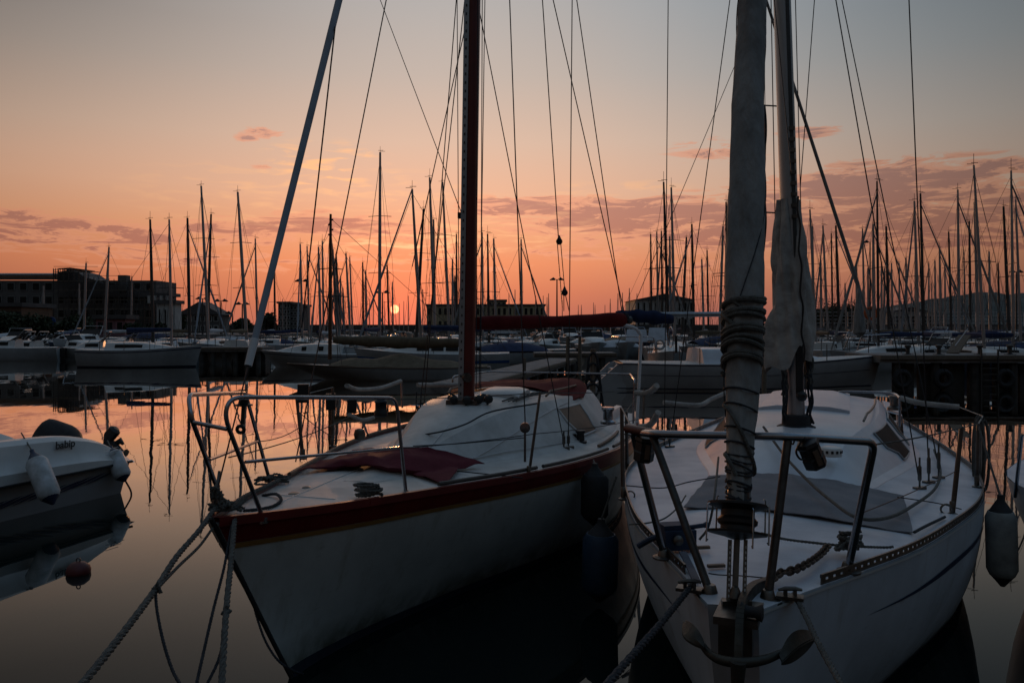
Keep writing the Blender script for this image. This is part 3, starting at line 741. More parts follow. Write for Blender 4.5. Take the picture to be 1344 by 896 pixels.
# plum cloth over the fore hatch (a thing lying on the deck)
def patch(rows_px, zf, mat, name, label, cat, th=.006, wr=.012, sub=5, B=None):
    base = [[(PD(B, px, py, z) if B else PZ(px, py, z)) for (px, py, z) in r] for r in rows_px]
    m_, n_ = len(base), len(base[0]); out = []
    for i in range((m_-1)*sub+1):
        a = i/sub; i0 = min(int(a), m_-2); fa_ = a-i0; row = []
        for j in range((n_-1)*sub+1):
            b = j/sub; j0 = min(int(b), n_-2); fb_ = b-j0
            p = (base[i0][j0]*(1-fb_)+base[i0][j0+1]*fb_)*(1-fa_)+(base[i0+1][j0]*(1-fb_)+base[i0+1][j0+1]*fb_)*fa_
            if B:
                t_, s_q, _z = B.loc(p); p.z = max(p.z, surf(B, t_, s_q)+.006)
            p = p+Vector((0,0,wr*mnoise.noise(Vector((p.x*7, p.y*3, 2.2)))+wr*.5*mnoise.noise(Vector((p.x*19, p.y*8, 5)))+zf+wr*.5))
            p = p+Vector((0,0,wr*.7*math.sin(p.x*16+p.y*9)*math.sin(p.y*5)))
            row.append(p)
        out.append(row)
    o = MB().slab(out, th).build(name, mat, None, angle=70); return tag(o, label, cat)
patch([[(391,618,.01),(427,604,.02),(471,591,.02),(520,589,.03),(572,590,.04)],
       [(400,617,.01),(440,609,.04),(490,601,.08),(545,599,.09),(636,609,.03)],
       [(425,615,.01),(455,613,.03),(500,613,.05),(545,619,.04),(604,615,.02)],
       [(428,616,.008),(471,615,.01),(505,617,.012),(540,623,.012),(588,634,.01)]], .004, cloth_plum, 'canvas_sheet', 'plum canvas sheet spread over the fore hatch of the maroon-trimmed sloop', 'canvas cover', wr=.02, B=Lb)
# maroon tarpaulin over the companionway
def sheet3d(grid_pts, mat, name, label, cat, sub=6, wr=.02, th=.008):
    rows0 = [smooth_path([P(*p_) for p_ in r], sub) for r in grid_pts]; n_ = len(rows0[0]); cols = [smooth_path([rows0[i][j] for i in range(len(rows0))], sub) for j in range(n_)]
    rows = [[cols[j][i] for j in range(n_)] for i in range(len(cols[0]))]
    rows = [[p+Vector((0,0,wr*mnoise.noise(p*6))) for p in r] for r in rows]
    o = MB().slab(rows, th).build(name, mat, None, angle=70); return tag(o, label, cat)
sheet3d([[(596,508,10.6),(640,500,11.0),(700,498,11.2),(737,496,11.2),(757,497,11.2),(769,504,11.1)],
         [(594,511,10.2),(640,503,10.3),(700,501,10.4),(738,499,10.5),(758,503,10.5),(770,511,10.4)],
         [(590,515,9.7),(640,507,9.9),(694,507,9.8),(720,514,9.7),(748,524,9.5),(766,520,9.9)]], cloth_red, 'tarpaulin', 'dark red tarpaulin draped over the companionway aft of the maroon mast', 'tarpaulin')

# ================================================================== RIGHT SLOOP
Rb = Boat((.90,3.25), 23, 8.6,
    table([(0,.10),(.15,.17),(.4,.275),(.8,.47),(1.45,.77),(2.3,1.06),(3.08,1.28),(3.9,1.42),(5,1.48),(6,1.41),(7,1.30),(8.6,1.08)]),
    table([(0,1.16),(.8,1.125),(2.3,1.07),(3.9,1.02),(6,1.0),(8.6,1.04)]),
    table([(0,.015),(.8,.16),(1.8,.53),(2.4,.74),(3.0,.96),(3.7,1.18),(5,1.34),(7,1.1),(8.6,.8)]), .40, 2.3)
R0 = empty('white_sloop', Rb.w(0,0,0), 'pale foreground sloop with canvas-wrapped furled jib and an anchor over its bow', 'sailboat')
hr = Rb.hull_mesh().build('hull', topside_pale, R0)
Rb.band(.205, .245, 1, .92, 8.6, .004, taper=.16).build('hull_stripe', paint_navy, hr)
Rb.band(.205, .235, -1, .5, 8.6, .004, taper=.1).build('hull_stripe', paint_navy, hr)
for sd in (-1,1): Rb.band(.93, 1.2, sd, 0, 8.6, .005).build('boot_stripe', antifoul, hr)
for sd in (-1,1): Rb.band(.004, .016, sd, .0, 8.6, .012).build('edge_strip', gel_white, hr)
Rb.deck_mesh().build('deck', deck_blue, R0)
# perforated aluminium toe rail with real openings
for sd in (-1, 1):
    m = MB(); t = .42 if sd < 0 else .52; step = .062
    while t < 8.4:
        def tp(tt, z): return Rb.w(tt, sd*(Rb.hb(tt)-.012), Rb.sheer(tt)+z)
        t2 = t+step
        m.bar(tp(t,.009), tp(t2,.009), .005, .018); m.bar(tp(t,.0395), tp(t2,.0395), .010, .017)
        m.bar(tp(t,.025), tp(t+.036,.025), .0046, .013)
        t = t2 if t < 4 else t2
    m.build('toe_rail', steel_dull, R0, smooth=False)
# coachroof
bR = table([(2.85,.12),(3.0,.36),(3.25,.55),(3.7,.66),(4.4,.84),(5.0,.97),(5.8,1.04),(7.0,1.0)])
aR = table([(2.85,.08),(3.0,.24),(3.25,.34),(3.7,.40),(4.4,.55),(5.0,.68),(5.8,.76),(7.0,.78)])
hR = table([(2.85,.004),(3.0,.05),(3.3,.14),(3.8,.27),(4.3,.34),(5.0,.38),(5.8,.41),(7.0,.43)])
ts = [2.85+4.15*(i/34) for i in range(35)]
cR = roof_mesh(Rb, ts, bR, aR, hR).build('coachroof', roof_blue, R0, angle=24)
def onroofR(t, s_, dz=0): return Rb.w(t, s_, Rb.deckz(t, bR(t))+hR(t)+.03+dz)
for sd in (-1, 1):
    for (t0, t1) in ((4.6, 5.35), (5.7, 6.4)):
        qs = (.14,.3,.5,.72,.86) if sd > 0 else (.86,.72,.5,.3,.14)
        rows = [[roof_pt(Rb, bR, aR, hR, lerp(t0+(.20 if q_ < .4 else .0), t1, x/8), q_, sd, .008) for q_ in qs] for x in range(9)]
        MB().grid(rows).build('window', window_dark, cR)
        edge = [rows[0][k] for k in range(5)]+[rows[i][4] for i in range(1,9)]+[rows[8][k] for k in (3,2,1,0)]+[rows[i][0] for i in range(7,-1,-1)]
        MB().tube(edge, .008, 6).build('window_frame', alu, cR)
c = PZ(1090,588,1.36); v_ = MB().lathe(c-Vector((0,0,.06)), [(.085,0),(.085,.05),(.075,.065),(.04,.075)], 20).build('roof_vent', gel_white, R0)
m = MB()
for k in range(14):
    a = 2*math.pi*k/14; m.box(c+Vector((math.cos(a)*.0855, math.sin(a)*.0855, -.022)), (.006,.018,.02), a)
m.build('vent_holes', black, v_)
m = MB(); rows = [[onroofR(t, x, .055-.03*abs(x/.42)**4) for x in (-.44,-.42,-.25,0,.25,.42,.44)] for t in (5.3,5.4,6.0,7.0)]
m.slab(rows, .06); m.build('sliding_hatch', roof_blue, R0)
m = MB(); rows = [[onroofR(t, x, .03-.02*abs(x/.22)**4) for x in (-.24,-.22,-.1,0,.1,.22,.24)] for t in (3.75,3.8,3.95,4.1)]
m.slab(rows, .04)
m.build('fore_hatch', roof_blue, R0)
for sd in (-1, 1):
    pts = [onroofR(t, sd*(aR(t)*.9), .055-(.05 if i in (0,10) else 0)) for i, t in enumerate([4.7+.16*i for i in range(11)])]
    MB().tube(pts, .012, 8).build('handrail', steel_dull, R0)
# cockpit coaming
m = MB()
for sd in (-1,1):
    rows = [[Rb.w(t, sd*x, z) for x, z in ((1.02,.98),(1.0,1.28),(.84,1.32),(.78,.98))] for t in (6.9,7.3,7.8,8.5)]
    MB().grid(rows).build('cockpit_coaming', roof_blue, R0)
for sd in (-1,1):
    c = Rb.w(7.2, sd*.93, 1.32); MB().lathe(c, [(.08,0),(.08,.03),(.05,.05),(.05,.12),(.07,.15),(.06,.17)], 16).build('winch', steel_dull, R0)
# small cleats and marks on the foredeck
for px_, py_ in ((921,718),(940,742)):
    c = PZ(px_,py_,1.165); MB().box(c, (.085,.022,.014), .15).build('deck_cleat', teak, R0)
# mast of the right sloop
mbR = PZ(1038,558,1.44); mbR = onroofR(4.2, .0, -.01); mtR = mbR+(P(1026.5,0,7.35)-mbR)*2.4
mastR = mast_tube(mbR, mtR, .074, .10, alu, 'mast', R0)
dR_ = (mtR-mbR).normalized()
MB().lathe(mbR-Vector((0,0,.01)), [(.17,0),(.17,.03),(.125,.05),(.12,.13),(.10,.14)], 18).build('mast_collar', rubber, R0)
offR = Vector((.01,-.098,0))
m = MB().bar(mbR+offR+dR_*.3, mtR+offR, .03, .022); m.build('sail_track', alu_dark, mastR)
for i in range(9): MB().box(mbR+offR+Vector((0,-.012,0))+dR_*(1.90+i*.10), (.05,.02,.035)).build('track_slide', steel_dull, mastR)
m = MB().box(mbR+offR+dR_*.62+Vector((-.005,-.02,0)), (.055,.03,.62)).lathe(mbR+offR+dR_*.30+Vector((0,-.02,0)), [(.045,0),(.045,.03),(.02,.05)], 12, axis=Vector((0,-1,0)))
m.build('halyard_stopper', black, mastR)
for k, (dx, y0, y1) in enumerate(((-.115,.05,.95),(-.105,.3,.9),(.11,.05,.95),(.12,.35,.75))):
    rnd = random.Random(k); pts = [mbR+dR_*lerp(y0, y1, i/10)+Vector((dx+rnd.uniform(-.018,.018), -.05+rnd.uniform(-.02,.02), 0)) for i in range(11)]
    m = MB()
    for j in range(3): m.tube(smooth_path([p_+Vector((.014*math.sin(j*2+i*.9), .014*math.cos(j*3+i), 0)) for i, p_ in enumerate(pts)], 3), .011, 6)
    m.build('halyard_bundle', ropedark if k % 2 == 0 else ropem, R0)
# sail collar: canvas gathered round the mast
def drape(base, axis, h0, h1, prof, folds, mat, name, parent, amp=.02, seed=0, seg=64, n=46, cx=lambda x: Vector((0,0,0)), flare=None):
    rows = []
    for i in range(n+1):
        x = i/n; z = lerp(h0, h1, x); row = []
        for k in range(seg):
            a = 2*math.pi*k/seg
            zz_ = z-(1-x)**7*(.10*math.sin(2*a+1.2)+.05*math.sin(5*a))*(1 if name == 'mainsail_cover' else 0)
            w_ = amp*prof(x)/.15*(math.sin(a*folds+seed+3*math.sin(x*4+seed)+x*2)*.6+math.sin(a*folds*2.3+x*9+seed)*.3+.8*mnoise.noise(Vector((math.cos(a)*2.2, math.sin(a)*2.2, x*5+seed))))
            r_ = prof(x)+w_
            if flare: r_ += flare(x, a)
            row.append(base+axis*zz_+Vector((math.cos(a)*r_, math.sin(a)*r_, 0))+cx(x))
        rows.append(row)
    m = MB().grid(rows, closed=True); m.f += [tuple(range(n*seg, n*seg+seg))]
    return m.build(name, mat, parent, angle=80)
def h_at(y, x_=1035): # height along the mast seen at photo y
    k = (HY-y)/F; return (k*mbR.y-(mbR.z-CAMZ))/(dR_.z-k*dR_.y)
hb_, ht_ = h_at(474), h_at(262)
prof = table([(0,.135),(.15,.155),(.4,.15),(.7,.13),(.85,.112),(.96,.092),(1,.088)])
sc_ = drape(mbR, dR_, hb_, ht_, prof, 5, canvas_cream, 'mainsail_cover', R0, amp=.048, seed=1.3,
      flare=lambda x, a: .13*max(0, 1-abs(x-.02)/.34)*max(0, math.cos(a-math.pi*1.06))**3)
m = MB().tube(smooth_path([mbR+offR+Vector((.01,-.075,0))+dR_*lerp(hb_, ht_, x/12)+Vector((.012*math.sin(x*2.1),-.01,0)) for x in range(13)], 4), .009, 6)
m.build('cover_lacing', black, sc_)
# boom with flaked mainsail going aft
b0 = mbR+dR_*.95+Vector((0,.1,0)); b1 = b0+Vector((.315,.95,0))*2.9+Vector((0,0,.02))
m = MB(); rows = []
for i in range(31):
    x = i/30; c = b0.lerp(b1, x); rr_ = .095*(1-.2*x)
    rows.append([c+Rb.S*(math.cos(a)*rr_*(1+.1*math.sin(x*30+a*2)))+Vector((0,0,math.sin(a)*rr_*1.25*(1+.08*math.sin(x*19)))) for a in [2*math.pi*j/14 for j in range(14)]])
m.grid(rows, closed=True); m.f += [tuple(reversed(range(14))), tuple(range(420,434))]; m.build('flaked_mainsail', canvas_cream, R0)
MB().tube([b0-Vector((0,0,.2)), b1-Vector((0,0,.12))], .05, 10).build('boom', alu, R0)
# shrouds of the right sloop
for a_, b_ in (((1193,0,6.6),(1219,620,6.45)),((1097,0,6.9),(1207,634,6.15)),((1105,0,8.1),(1232,612,6.7)),((958,0,8.3),(879,586,8.6)),((877,0,8.5),(872,585,8.8)),((1044,0,8.6),(1058,540,8.9)),((1069,0,8.9),(1050,250,8.6)),((1012,0,8.2),(1020,430,8.2)),((1031,147,7.0),(1016,0,7.3))):
    A_ = P(*a_); B_ = P(*b_); wire_part('shroud', R0, B_, A_+(A_-B_)*.5, .0052)
for px_, py_, d_ in ((1219,620,6.45),(1207,634,6.15),(1232,612,6.7),(879,586,8.6)):
    B_ = P(px_,py_,d_); zz = Rb.deckz(*Rb.loc(B_)[:2]); turnbuckle(R0, Vector((B_.x,B_.y,zz)), B_+Vector((0,0,.20)), .015)
    MB().box(Vector((B_.x,B_.y,zz+.008)), (.10,.045,.02), .4).build('chainplate', steel_dull, R0)
# furled jib on the bow
ja = P(965,792,3.28); jt = P(987,0,4.18); jd = (jt-ja)
def jparam(y):
    k = (HY-y)/F; return (k*ja.y-(ja.z-CAMZ))/(jd.z-k*jd.y)
jr = table([(0,.040),(.146,.047),(.2,.054),(.314,.072),(.4,.081),(.523,.088),(.845,.074),(1,.070),(1.6,.055),(2.6,.04)])
s0 = jparam(662)
rows = []; seg = 40
for i in range(121):
    x = s0+(2.6-s0)*(i/120)**1.35; c = ja+jd*x; r0 = jr(x)
    cx_ = P(lerp(970,987,min(1,max(0,x))),430,1)  # centre follows the stay
    row = []
    for k in range(seg):
        a = 2*math.pi*k/seg
        lo = max(0, 1-abs(x-.42)/.42)
        w_ = .0045*math.sin(a*3+x*7)+(.007*mnoise.noise(Vector((math.cos(a+x*3)*2.2, math.sin(a+x*3)*2.2, x*1.3))))+.0035*math.sin(a+x*22)**9+lo*.008*mnoise.noise(Vector((math.cos(a)*4, math.sin(a)*4, x*40)))
        r_ = r0+w_
        row.append(c+Vector((math.cos(a)*r_, math.sin(a)*r_, 0)))
    rows.append(row)
m = MB().grid(rows, closed=True); m.f += [tuple(reversed(range(seg))), tuple(range(120*seg, 121*seg))]
jib = m.build('furled_jib', canvas_grey, R0, angle=80)
seam = []
for i in range(500):
    x = s0+(2.4-s0)*i/499; a = x*9.5; c = ja+jd*x; seam.append(c+Vector((math.cos(a)*(jr(x)+.004), math.sin(a)*(jr(x)+.004), 0)))
MB().tube(seam, .0028, 5).build('leech_seam', ropedark, jib)
# rope turns round the furled sail
def wraps(y0, y1, turns, r, mat, seed, tilt=.02, rope=True):
    rnd = random.Random(seed); n_ = int(turns*20); pts = []
    for i in range(n_+1):
        a = 2*math.pi*i/20+seed; x = jparam(lerp(y0, y1, i/n_)+3*math.sin(i*.13+seed)); c = ja+jd*x; rr_ = jr(x)+r*.55+.003
        pts.append(c+Vector((math.cos(a)*rr_, math.sin(a)*rr_, tilt*math.cos(a+seed)+.006*math.sin(a*2))))
    m = MB()
    m.tube(pts, r, 7)
    return m.build('sail_lashing', mat, jib)
wraps(391, 412, 3.2, .011, ropem, 1, .022); wraps(408, 446, 4.0, .011, ropem, 1.25, .034); wraps(446, 486, 4.2, .011, ropem, 1.6, .040)
wraps(400, 440, 1.5, .010, ropem, 3.9, .05)
wraps(500, 660, 6.5, .0045, ropedark, 1.5, .015); wraps(560, 640, 1.2, .009, ropem, 3.0, .10)
wraps(590, 655, 7, .004, ropedark, 2.2, -.01)
for k, (px0, py0, px1, py1) in enumerate(((1003,140,1021,330),(1002,40,1016,260))):
    pts = [P(px0+2*math.sin(i+k), lerp(py0,py1,i/10), 4.4+.15*i) for i in range(11)]
    MB().tube(smooth_path(pts,3), .008, 6).build('jib_sheet', ropedark, jib)
dc = ja+jd*jparam(683)
m = MB(); ax = jd.normalized()
m.lathe(dc-ax*.068, [(.02,-.01),(.055,0),(.122,.012),(.124,.022),(.070,.030),(.070,.045),(.082,.055),(.084,.07),(.070,.085),(.070,.11),(.126,.128),(.126,.138),(.05,.15),(.045,.20),(.03,.22)], 24, axis=ax)
m.build('furling_drum', black, R0)
m = MB()
for a in (.3, 2.0, 3.3, 4.9, 5.6):
    e_ = Vector((math.cos(a)*.13, math.sin(a)*.13, 0)); m.tube([dc+e_-ax*.07, dc+e_*1.05-ax*.08, dc+e_*1.05+ax*.075, dc+e_*.98+ax*.08], .0035, 6)
m.build('drum_cage', steel, R0)
m = MB()
for dx in (-.033, .033):
    a_ = ja+Vector((dx,-.012,.0)); b_ = dc-ax*.075+Vector((dx,-.012,0)); m.bar(a_, b_, .016, .008)
m.bar(ja+Vector((0,.01,0)), dc-ax*.07, .020, .020)
m.build('stay_link_plates', steel_dull, R0)
m = MB()
for dx in (-.033,.033):
    for i in range(11):
        c = (ja+Vector((dx,-.018,0))).lerp(dc-ax*.085+Vector((dx,-.018,0)), (i+.7)/11.6); m.box(c, (.005,.004,.010))
m.build('link_holes', gel_white, R0)
m = MB().lathe(ja-Vector((.0,0,.03)), [(.03,0),(.035,.02),(.02,.04),(.03,.06),(.014,.10)], 12); m.bar(ja+Vector((-.06,-.02,.01)), ja+Vector((.06,-.02,.01)), .022)
m.build('stay_clevis', steel_dull, R0)
# pulpit
A0 = PZ(872,729,1.135); Bq = PZ(932,778,1.155); Cq = PZ(1008,785,1.155); D0 = PZ(1113,747,1.135)
A1 = P(833,566,4.02); B1 = P(857,570,3.80); C1 = P(1034,575,3.52); D1 = P(1148,580,3.66)
bent(A0, A1+Vector((-.01,0,-.0)), B1+Vector((0,-.06,.01)), C1+Vector((0,-.02,.01)), D1, D0, parent=R0, name='pulpit_rail', r=.0185, rad=.05, seg=14)
bent(Bq, B1+Vector((.0,0,-.01)), parent=R0, name='pulpit_leg', r=.0185, seg=14, mat=steel_dark)
bent(Cq, C1+Vector((0,0,-.01)), parent=R0, name='pulpit_leg', r=.0185, seg=14, mat=steel_dark)
MB().tube([P(823,562,4.0), P(870,571,3.76)], .0225, 12).build('rail_glint', material('glint_brown',(.12,.03,.02),.4), R0)  # added brown tube; the rail's orange glint is put into its colour
for p_ in (A0, Bq, Cq, D0):
    m = MB().lathe(p_-Vector((0,0,.012)), [(.060,0),(.060,.008),(.034,.014),(.025,.045),(.021,.05)], 16); m.build('rail_foot', steel_dull, R0)
# clamp strip and navigation lights
def bow_light(c, tilt, parent):
    ax_ = Vector((math.sin(tilt), -.1, math.cos(tilt))).normalized()
    m = MB().lathe(c-ax_*.06, [(.040,0),(.050,.008),(.052,.05),(.048,.055),(.048,.10),(.054,.108),(.050,.125),(.02,.13)], 6, axis=ax_); o = m.build('navigation_light', black, parent, angle=20)
    MB().box(c+Vector((.005,-.052,-.005)), (.022,.012,.07), ax=(Vector((math.cos(tilt),0,-math.sin(tilt))), Vector((0,1,0)), ax_)).build('light_lens', window_amber, o)
bow_light(P(1066,597,3.52), -.42, R0); bow_light(P(846,590,3.95), .1, R0)
MB().tube(smooth_path([P(1052,578,3.5), P(1045,592,3.5), P(1050,602,3.5), P(1058,602,3.5)], 5), .005, 6).build('light_cable', black, R0)
for px_ in (1040, 1054): MB().torus(P(px_,576.5,3.525), .021, .004, ax=Vector((1,.05,0)), seg=12, seg2=5).build('cable_tie', black, R0)
# stanchions, lifelines and padded rails
st = [(PZ(1250,674,1.06), P(1262,561,5.35)), (PZ(1282,638,1.03), P(1284,556,6.4)), (PZ(818,654,1.06), P(816,535,5.85)), (PZ(823,617,1.02), P(822,540,7.1))]
for a_, b_ in st: stanchion(R0, a_, b_, .016)
for (a_, b_) in st[:1]:
    MB().torus(a_+Vector((-.05,-.02,.035)), .035, .007, ax=Vector((.3,1,.2)), seg=14, seg2=6).build('rail_eye', steel_dull, R0)
MB().torus(st[2][0]+Vector((.05,-.02,.03)), .03, .006, ax=Vector((.3,1,.2)), seg=14, seg2=6).build('rail_eye', steel_dull, R0)
wire_part('lifeline', R0, P(1149,583,3.66), st[0][1], .0045, ropem, s=.008); wire_part('lifeline', R0, st[0][1], st[1][1], .0045, ropem)
wire_part('lifeline', R0, P(832,566,4.0), st[2][1], .005, ropew); wire_part('lifeline', R0, st[2][1], st[3][1], .004, ropem)
wire_part('lifeline', R0, st[3][1], P(838,517,8.9), .004, ropem)
wire_part('lifeline', R0, D0.lerp(D1,.45), st[0][0].lerp(st[0][1],.5), .003, s=.01)
def padded(pts, r, nm='rail_pad', mat=canvas_cream): return MB().tube(smooth_path([P(*p_) for p_ in pts], 5), r*.82, 12).build(nm, mat, R0)
padded([(1181,522,8.9),(1210,529,8.8),(1259,534,8.6)], .036)
padded([(1100,540,9.6),(1099,519,9.6),(1108,514,9.5),(1168,516,9.2),(1181,522,8.9)], .018, 'pushpit_rail', steel)
padded([(1181,522,8.9),(1181,560,8.9)], .016, 'pushpit_leg', steel)
padded([(1100,540,9.6),(1100,560,9.6)], .016, 'pushpit_leg', steel)
padded([(871,528,9.4),(900,531,9.5),(920,531,9.7),(935,523,10.0),(956,514,10.3)], .034)
padded([(834,515,8.9),(846,516,8.8),(856,512,8.7),(862,506,8.6)], .04)
padded([(840,560,7.6),(850,559,7.5),(858,552,7.4),(864,541,7.3)], .036)
padded([(820,569,7.2),(845,572,7.1),(872,565,7.4)], .014, 'rail_end', steel)
wire_part('lifeline', R0, P(1259,534,8.6), P(1290,546,7.2), .006, ropew)
wire_part('lifeline', R0, P(1290,546,7.2), st[1][1], .006, ropew)
# anchor on the bow roller
RD, RS = Rb.D, Rb.S
rb = Rb.w(.0,.04,1.16)
m = MB().box(rb+Vector((-.02,-.02,-.01)), (.17,.24,.03), -R(23)); m.box(rb+Vector((-.05,-.08,-.10)), (.13,.05,.15), -R(23)); m.build('stem_fitting', steel_dull, R0)
m = MB().lathe(rb+Vector((.0,-.12,.03))-RS*.045, [(.02,0),(.035,.005),(.022,.03),(.022,.06),(.035,.085),(.02,.09)], 14, axis=RS); m.build('bow_roller', rubber, R0)
anc = empty('anchor', rb, 'dark galvanised anchor hanging over the bow roller of the pale sloop', 'anchor')
sh = [P(1009,765,3.55), P(990,772,3.42), P(978,785,3.27), P(972,805,3.10), P(970,840,3.02), P(969,882,2.98)]
m = MB(); pp = smooth_path(sh, 6)
for a_, b_ in zip(pp, pp[1:]): m.bar(a_, b_+(b_-a_)*.15, .030, .052)
m.build('shank', anchor_m, anc)
arm = [P(901,820,3.22), P(914,835,3.14), P(929,855,3.06), P(945,865,3.0), P(972,869,2.96), P(1000,866,2.98), P(1022,858,3.02), P(1045,846,3.1), P(1066,832,3.2)]
pp = smooth_path(arm, 6); m = MB(); N_ = len(pp)
m.tube(pp, [.008+.011*math.sin(math.pi*min(1,max(0,(i/(N_-1)-.05)/.9))) for i in range(N_)], 10); m.build('arms', anchor_m, anc)
for (tip, mid, root, wv) in ((P(1070,832,3.18), P(1046,844,3.06), P(1024,864,2.98), .045), (P(898,814,3.24), P(906,829,3.14), P(922,846,3.06), .03)):
    rows = []; pth = smooth_path([root, mid, tip], 8); nn = len(pth)
    for i, c_ in enumerate(pth):
        x = i/(nn-1); w_ = wv*math.sin(math.pi*(x*.88+.08))**.8; tdir = (tip-root).normalized(); sv = tdir.cross(Vector((0,-1,.15))).normalized()
        rows.append([c_-sv*w_, c_-sv*w_*.5+Vector((0,-.008,.0)), c_+Vector((0,-.02,0)), c_+sv*w_*.5+Vector((0,-.008,0)), c_+sv*w_])
    m = MB().slab(rows, .008); m.build('fluke', anchor_m, anc)
MB().tube([P(969,868,2.95), P(968,896,2.95)], [.03,.024], 12).build('crown', anchor_m, anc)
# chain on deck
cp = smooth_path([PZ(1010,768,1.18), PZ(1022,756,1.18), PZ(1042,751,1.18), PZ(1062,741,1.175), PZ(1078,729,1.17), PZ(1087,718,1.17)], 8)
m = MB(); dist = 0; prev = cp[0]; k = 0; acc = 0
seglen = .033
for p_ in cp[1:]:
    v = p_-prev; l = v.length
    while acc+seglen <= l or (acc <= 0 and l > 0 and False):
        acc += seglen; c_ = prev+v*(acc/l); t_ = v.normalized(); sdv_ = t_.cross(Vector((0,0,1))); nrm = Vector((0,0,1)) if k % 2 else sdv_
        x_ = t_; y_ = nrm.cross(t_)
        ring = [c_+x_*(math.cos(a)*.028)+y_*(math.sin(a)*.017)+Vector((0,0,.012)) for a in [2*math.pi*j/12 for j in range(13)]]
        m.tube(ring, .0065, 6); k += 1
    acc -= l; prev = p_
tag(m.build('anchor_chain', chain_m), 'rusty anchor chain lying on the foredeck beside the anchor', 'chain')
# cleats at the bow
for px_, py_ in ((905,765),(1037,775)):
    c = PZ(px_,py_,1.19)
    m = MB().box(c-Vector((0,0,.025)), (.11,.06,.014), -R(23)).tube([c+Vector((-.05,0,.004)), c+Vector((-.02,0,.010)), c+Vector((.02,0,.010)), c+Vector((.05,0,.004))], [.006,.010,.010,.006], 8).bar(c-Vector((.02,0,.02)), c+Vector((-.02,0,.01)), .014).bar(c-Vector((-.02,0,.02)), c+Vector((.02,0,.01)), .014)
    m.build('bow_cleat', steel_dull, R0)
# the grey canvas sheet across the foredeck
patch([[(930,626,.01),(985,622,.03),(1040,624,.04),(1090,631,.03),(1130,638,.02),(1186,652,.01)],
       [(917,642,.01),(980,636,.05),(1045,638,.07),(1100,646,.05),(1145,655,.03),(1190,668,.01)],
       [(905,656,.01),(975,651,.045),(1045,656,.055),(1105,664,.04),(1150,674,.02),(1195,684,.01)],
       [(897,668,.008),(970,665,.012),(1042,675,.014),(1100,684,.012),(1152,692,.01),(1198,700,.008)]], .004, canvas_deck, 'canvas_sheet', 'grey canvas sheet stretched across the foredeck of the pale sloop', 'canvas cover', wr=.010, sub=7, B=Rb)
# lines lying on the right foredeck
def deck_line(pts, r, mat, label, laidr=True, cat='rope', nm='deck_rope'):
    q_ = smooth_path([PZ(*p_) if len(p_) == 3 else Vector(p_) for p_ in pts], 8); m = MB()
    if laidr: laid(m, q_, r, step=r*2.4)
    else: m.tube(q_, r, 7)
    return tag(m.build(nm, mat), label, cat)
deck_line([(1002,560,1.45),(1030,598,1.30),(1060,630,1.24),(1090,656,1.22),(1125,679,1.205),(1165,679,1.19),(1200,662,1.13),(1228,640,1.10),(1234,615,1.08),(1226,590,1.06)], .0105, ropem, 'long grey sheet curving across the canvas on the pale sloop foredeck', False)
deck_line([(1000,700,1.30),(1030,707,1.19),(1070,712,1.18),(1110,716,1.17),(1160,718,1.15),(1172,717,1.15)], .008, ropem, 'tan furling line running right from the drum across the foredeck')
deck_line([(822,637,1.11),(870,640,1.15),(905,632,1.16),(945,625,1.17)], .0045, ropedark, 'thin dark line led along the left side deck of the pale sloop', False)
deck_line([(826,688,1.12),(850,686,1.14),(872,680,1.15),(890,665,1.16),(900,650,1.17)], .005, ropem, 'thin line tied to the left toe rail of the pale sloop', False)
deck_line([(1178,652,1.14),(1230,660,1.09),(1262,668,1.07)], .004, ropedark, 'thin cord from the canvas corner to the right stanchion', False)
deck_line([(1200,698,1.13),(1215,690,1.12),(1240,678,1.09)], .009, ropedark, 'short dark lashing at the right edge of the grey canvas sheet', False)
deck_line([(930,752,1.18),(945,754,1.18),(970,755,1.18),(1005,758,1.18)], .003, ropedark, 'thin dark cord crossing the bow deck behind the furler', False)
deck_line([(943,600,1.5),(938,650,1.40),(930,690,1.25),(918,708,1.18)], .0065, ropem, 'grey line dropping beside the furled jib to the bow deck', False)
c = PZ(1115,722,1.16); rope_coil(c, .055, .011, 5, ropem, 'grey rope coiled on the foredeck behind the right pulpit leg', 5)
m = MB(); rnd = random.Random(4)
pts = [PZ(1103,722,1.17)+Vector((rnd.uniform(-.05,.09), rnd.uniform(-.06,.06), rnd.uniform(.0,.07))) for i in range(16)]
laid(m, smooth_path(pts, 5), .009, step=.02); tag(m.build('rope_heap', ropem), 'knotted heap of rope on the pale sloop foredeck between chain and toe rail', 'rope')
# windlass with blue strap on the left of the bow deck
wl_ = empty('windlass', PZ(885,715,1.14), 'dark blue hand windlass behind the left pulpit legs', 'windlass')
c = PZ(888,718,1.15)
m = MB().box(c+Vector((0,.0,.05)), (.17,.12,.10), .2).box(c+Vector((-.02,.0,.11)), (.13,.09,.03), .2).build('housing', blue_plastic, wl_)
MB().lathe(c+Vector((-.01,-.07,.055)), [(.015,0),(.026,.004),(.026,.02),(.012,.03)], 16, axis=Vector((.1,-1,.25))).build('gypsy', steel_dull, wl_)
MB().tube([c+Vector((.03,0,.10)), c+Vector((.14,.0,.115)), c+Vector((.165,0,.12))], [.012,.012,.02], 8).build('handle', blue_plastic, wl_)
MB().tube(smooth_path([c+Vector((-.2,.02,.0)), c+Vector((-.12,.0,.05)), c+Vector((-.06,0,.05))], 5), .016, 8).build('strap_tail', blue_plastic, wl_)
m = MB(); q_ = smooth_path([PZ(896,724,1.2), PZ(905,742,1.18), PZ(914,762,1.18)], 6)
for a_, b_ in zip(q_, q_[1:]): m.bar(a_, b_, .035, .008)
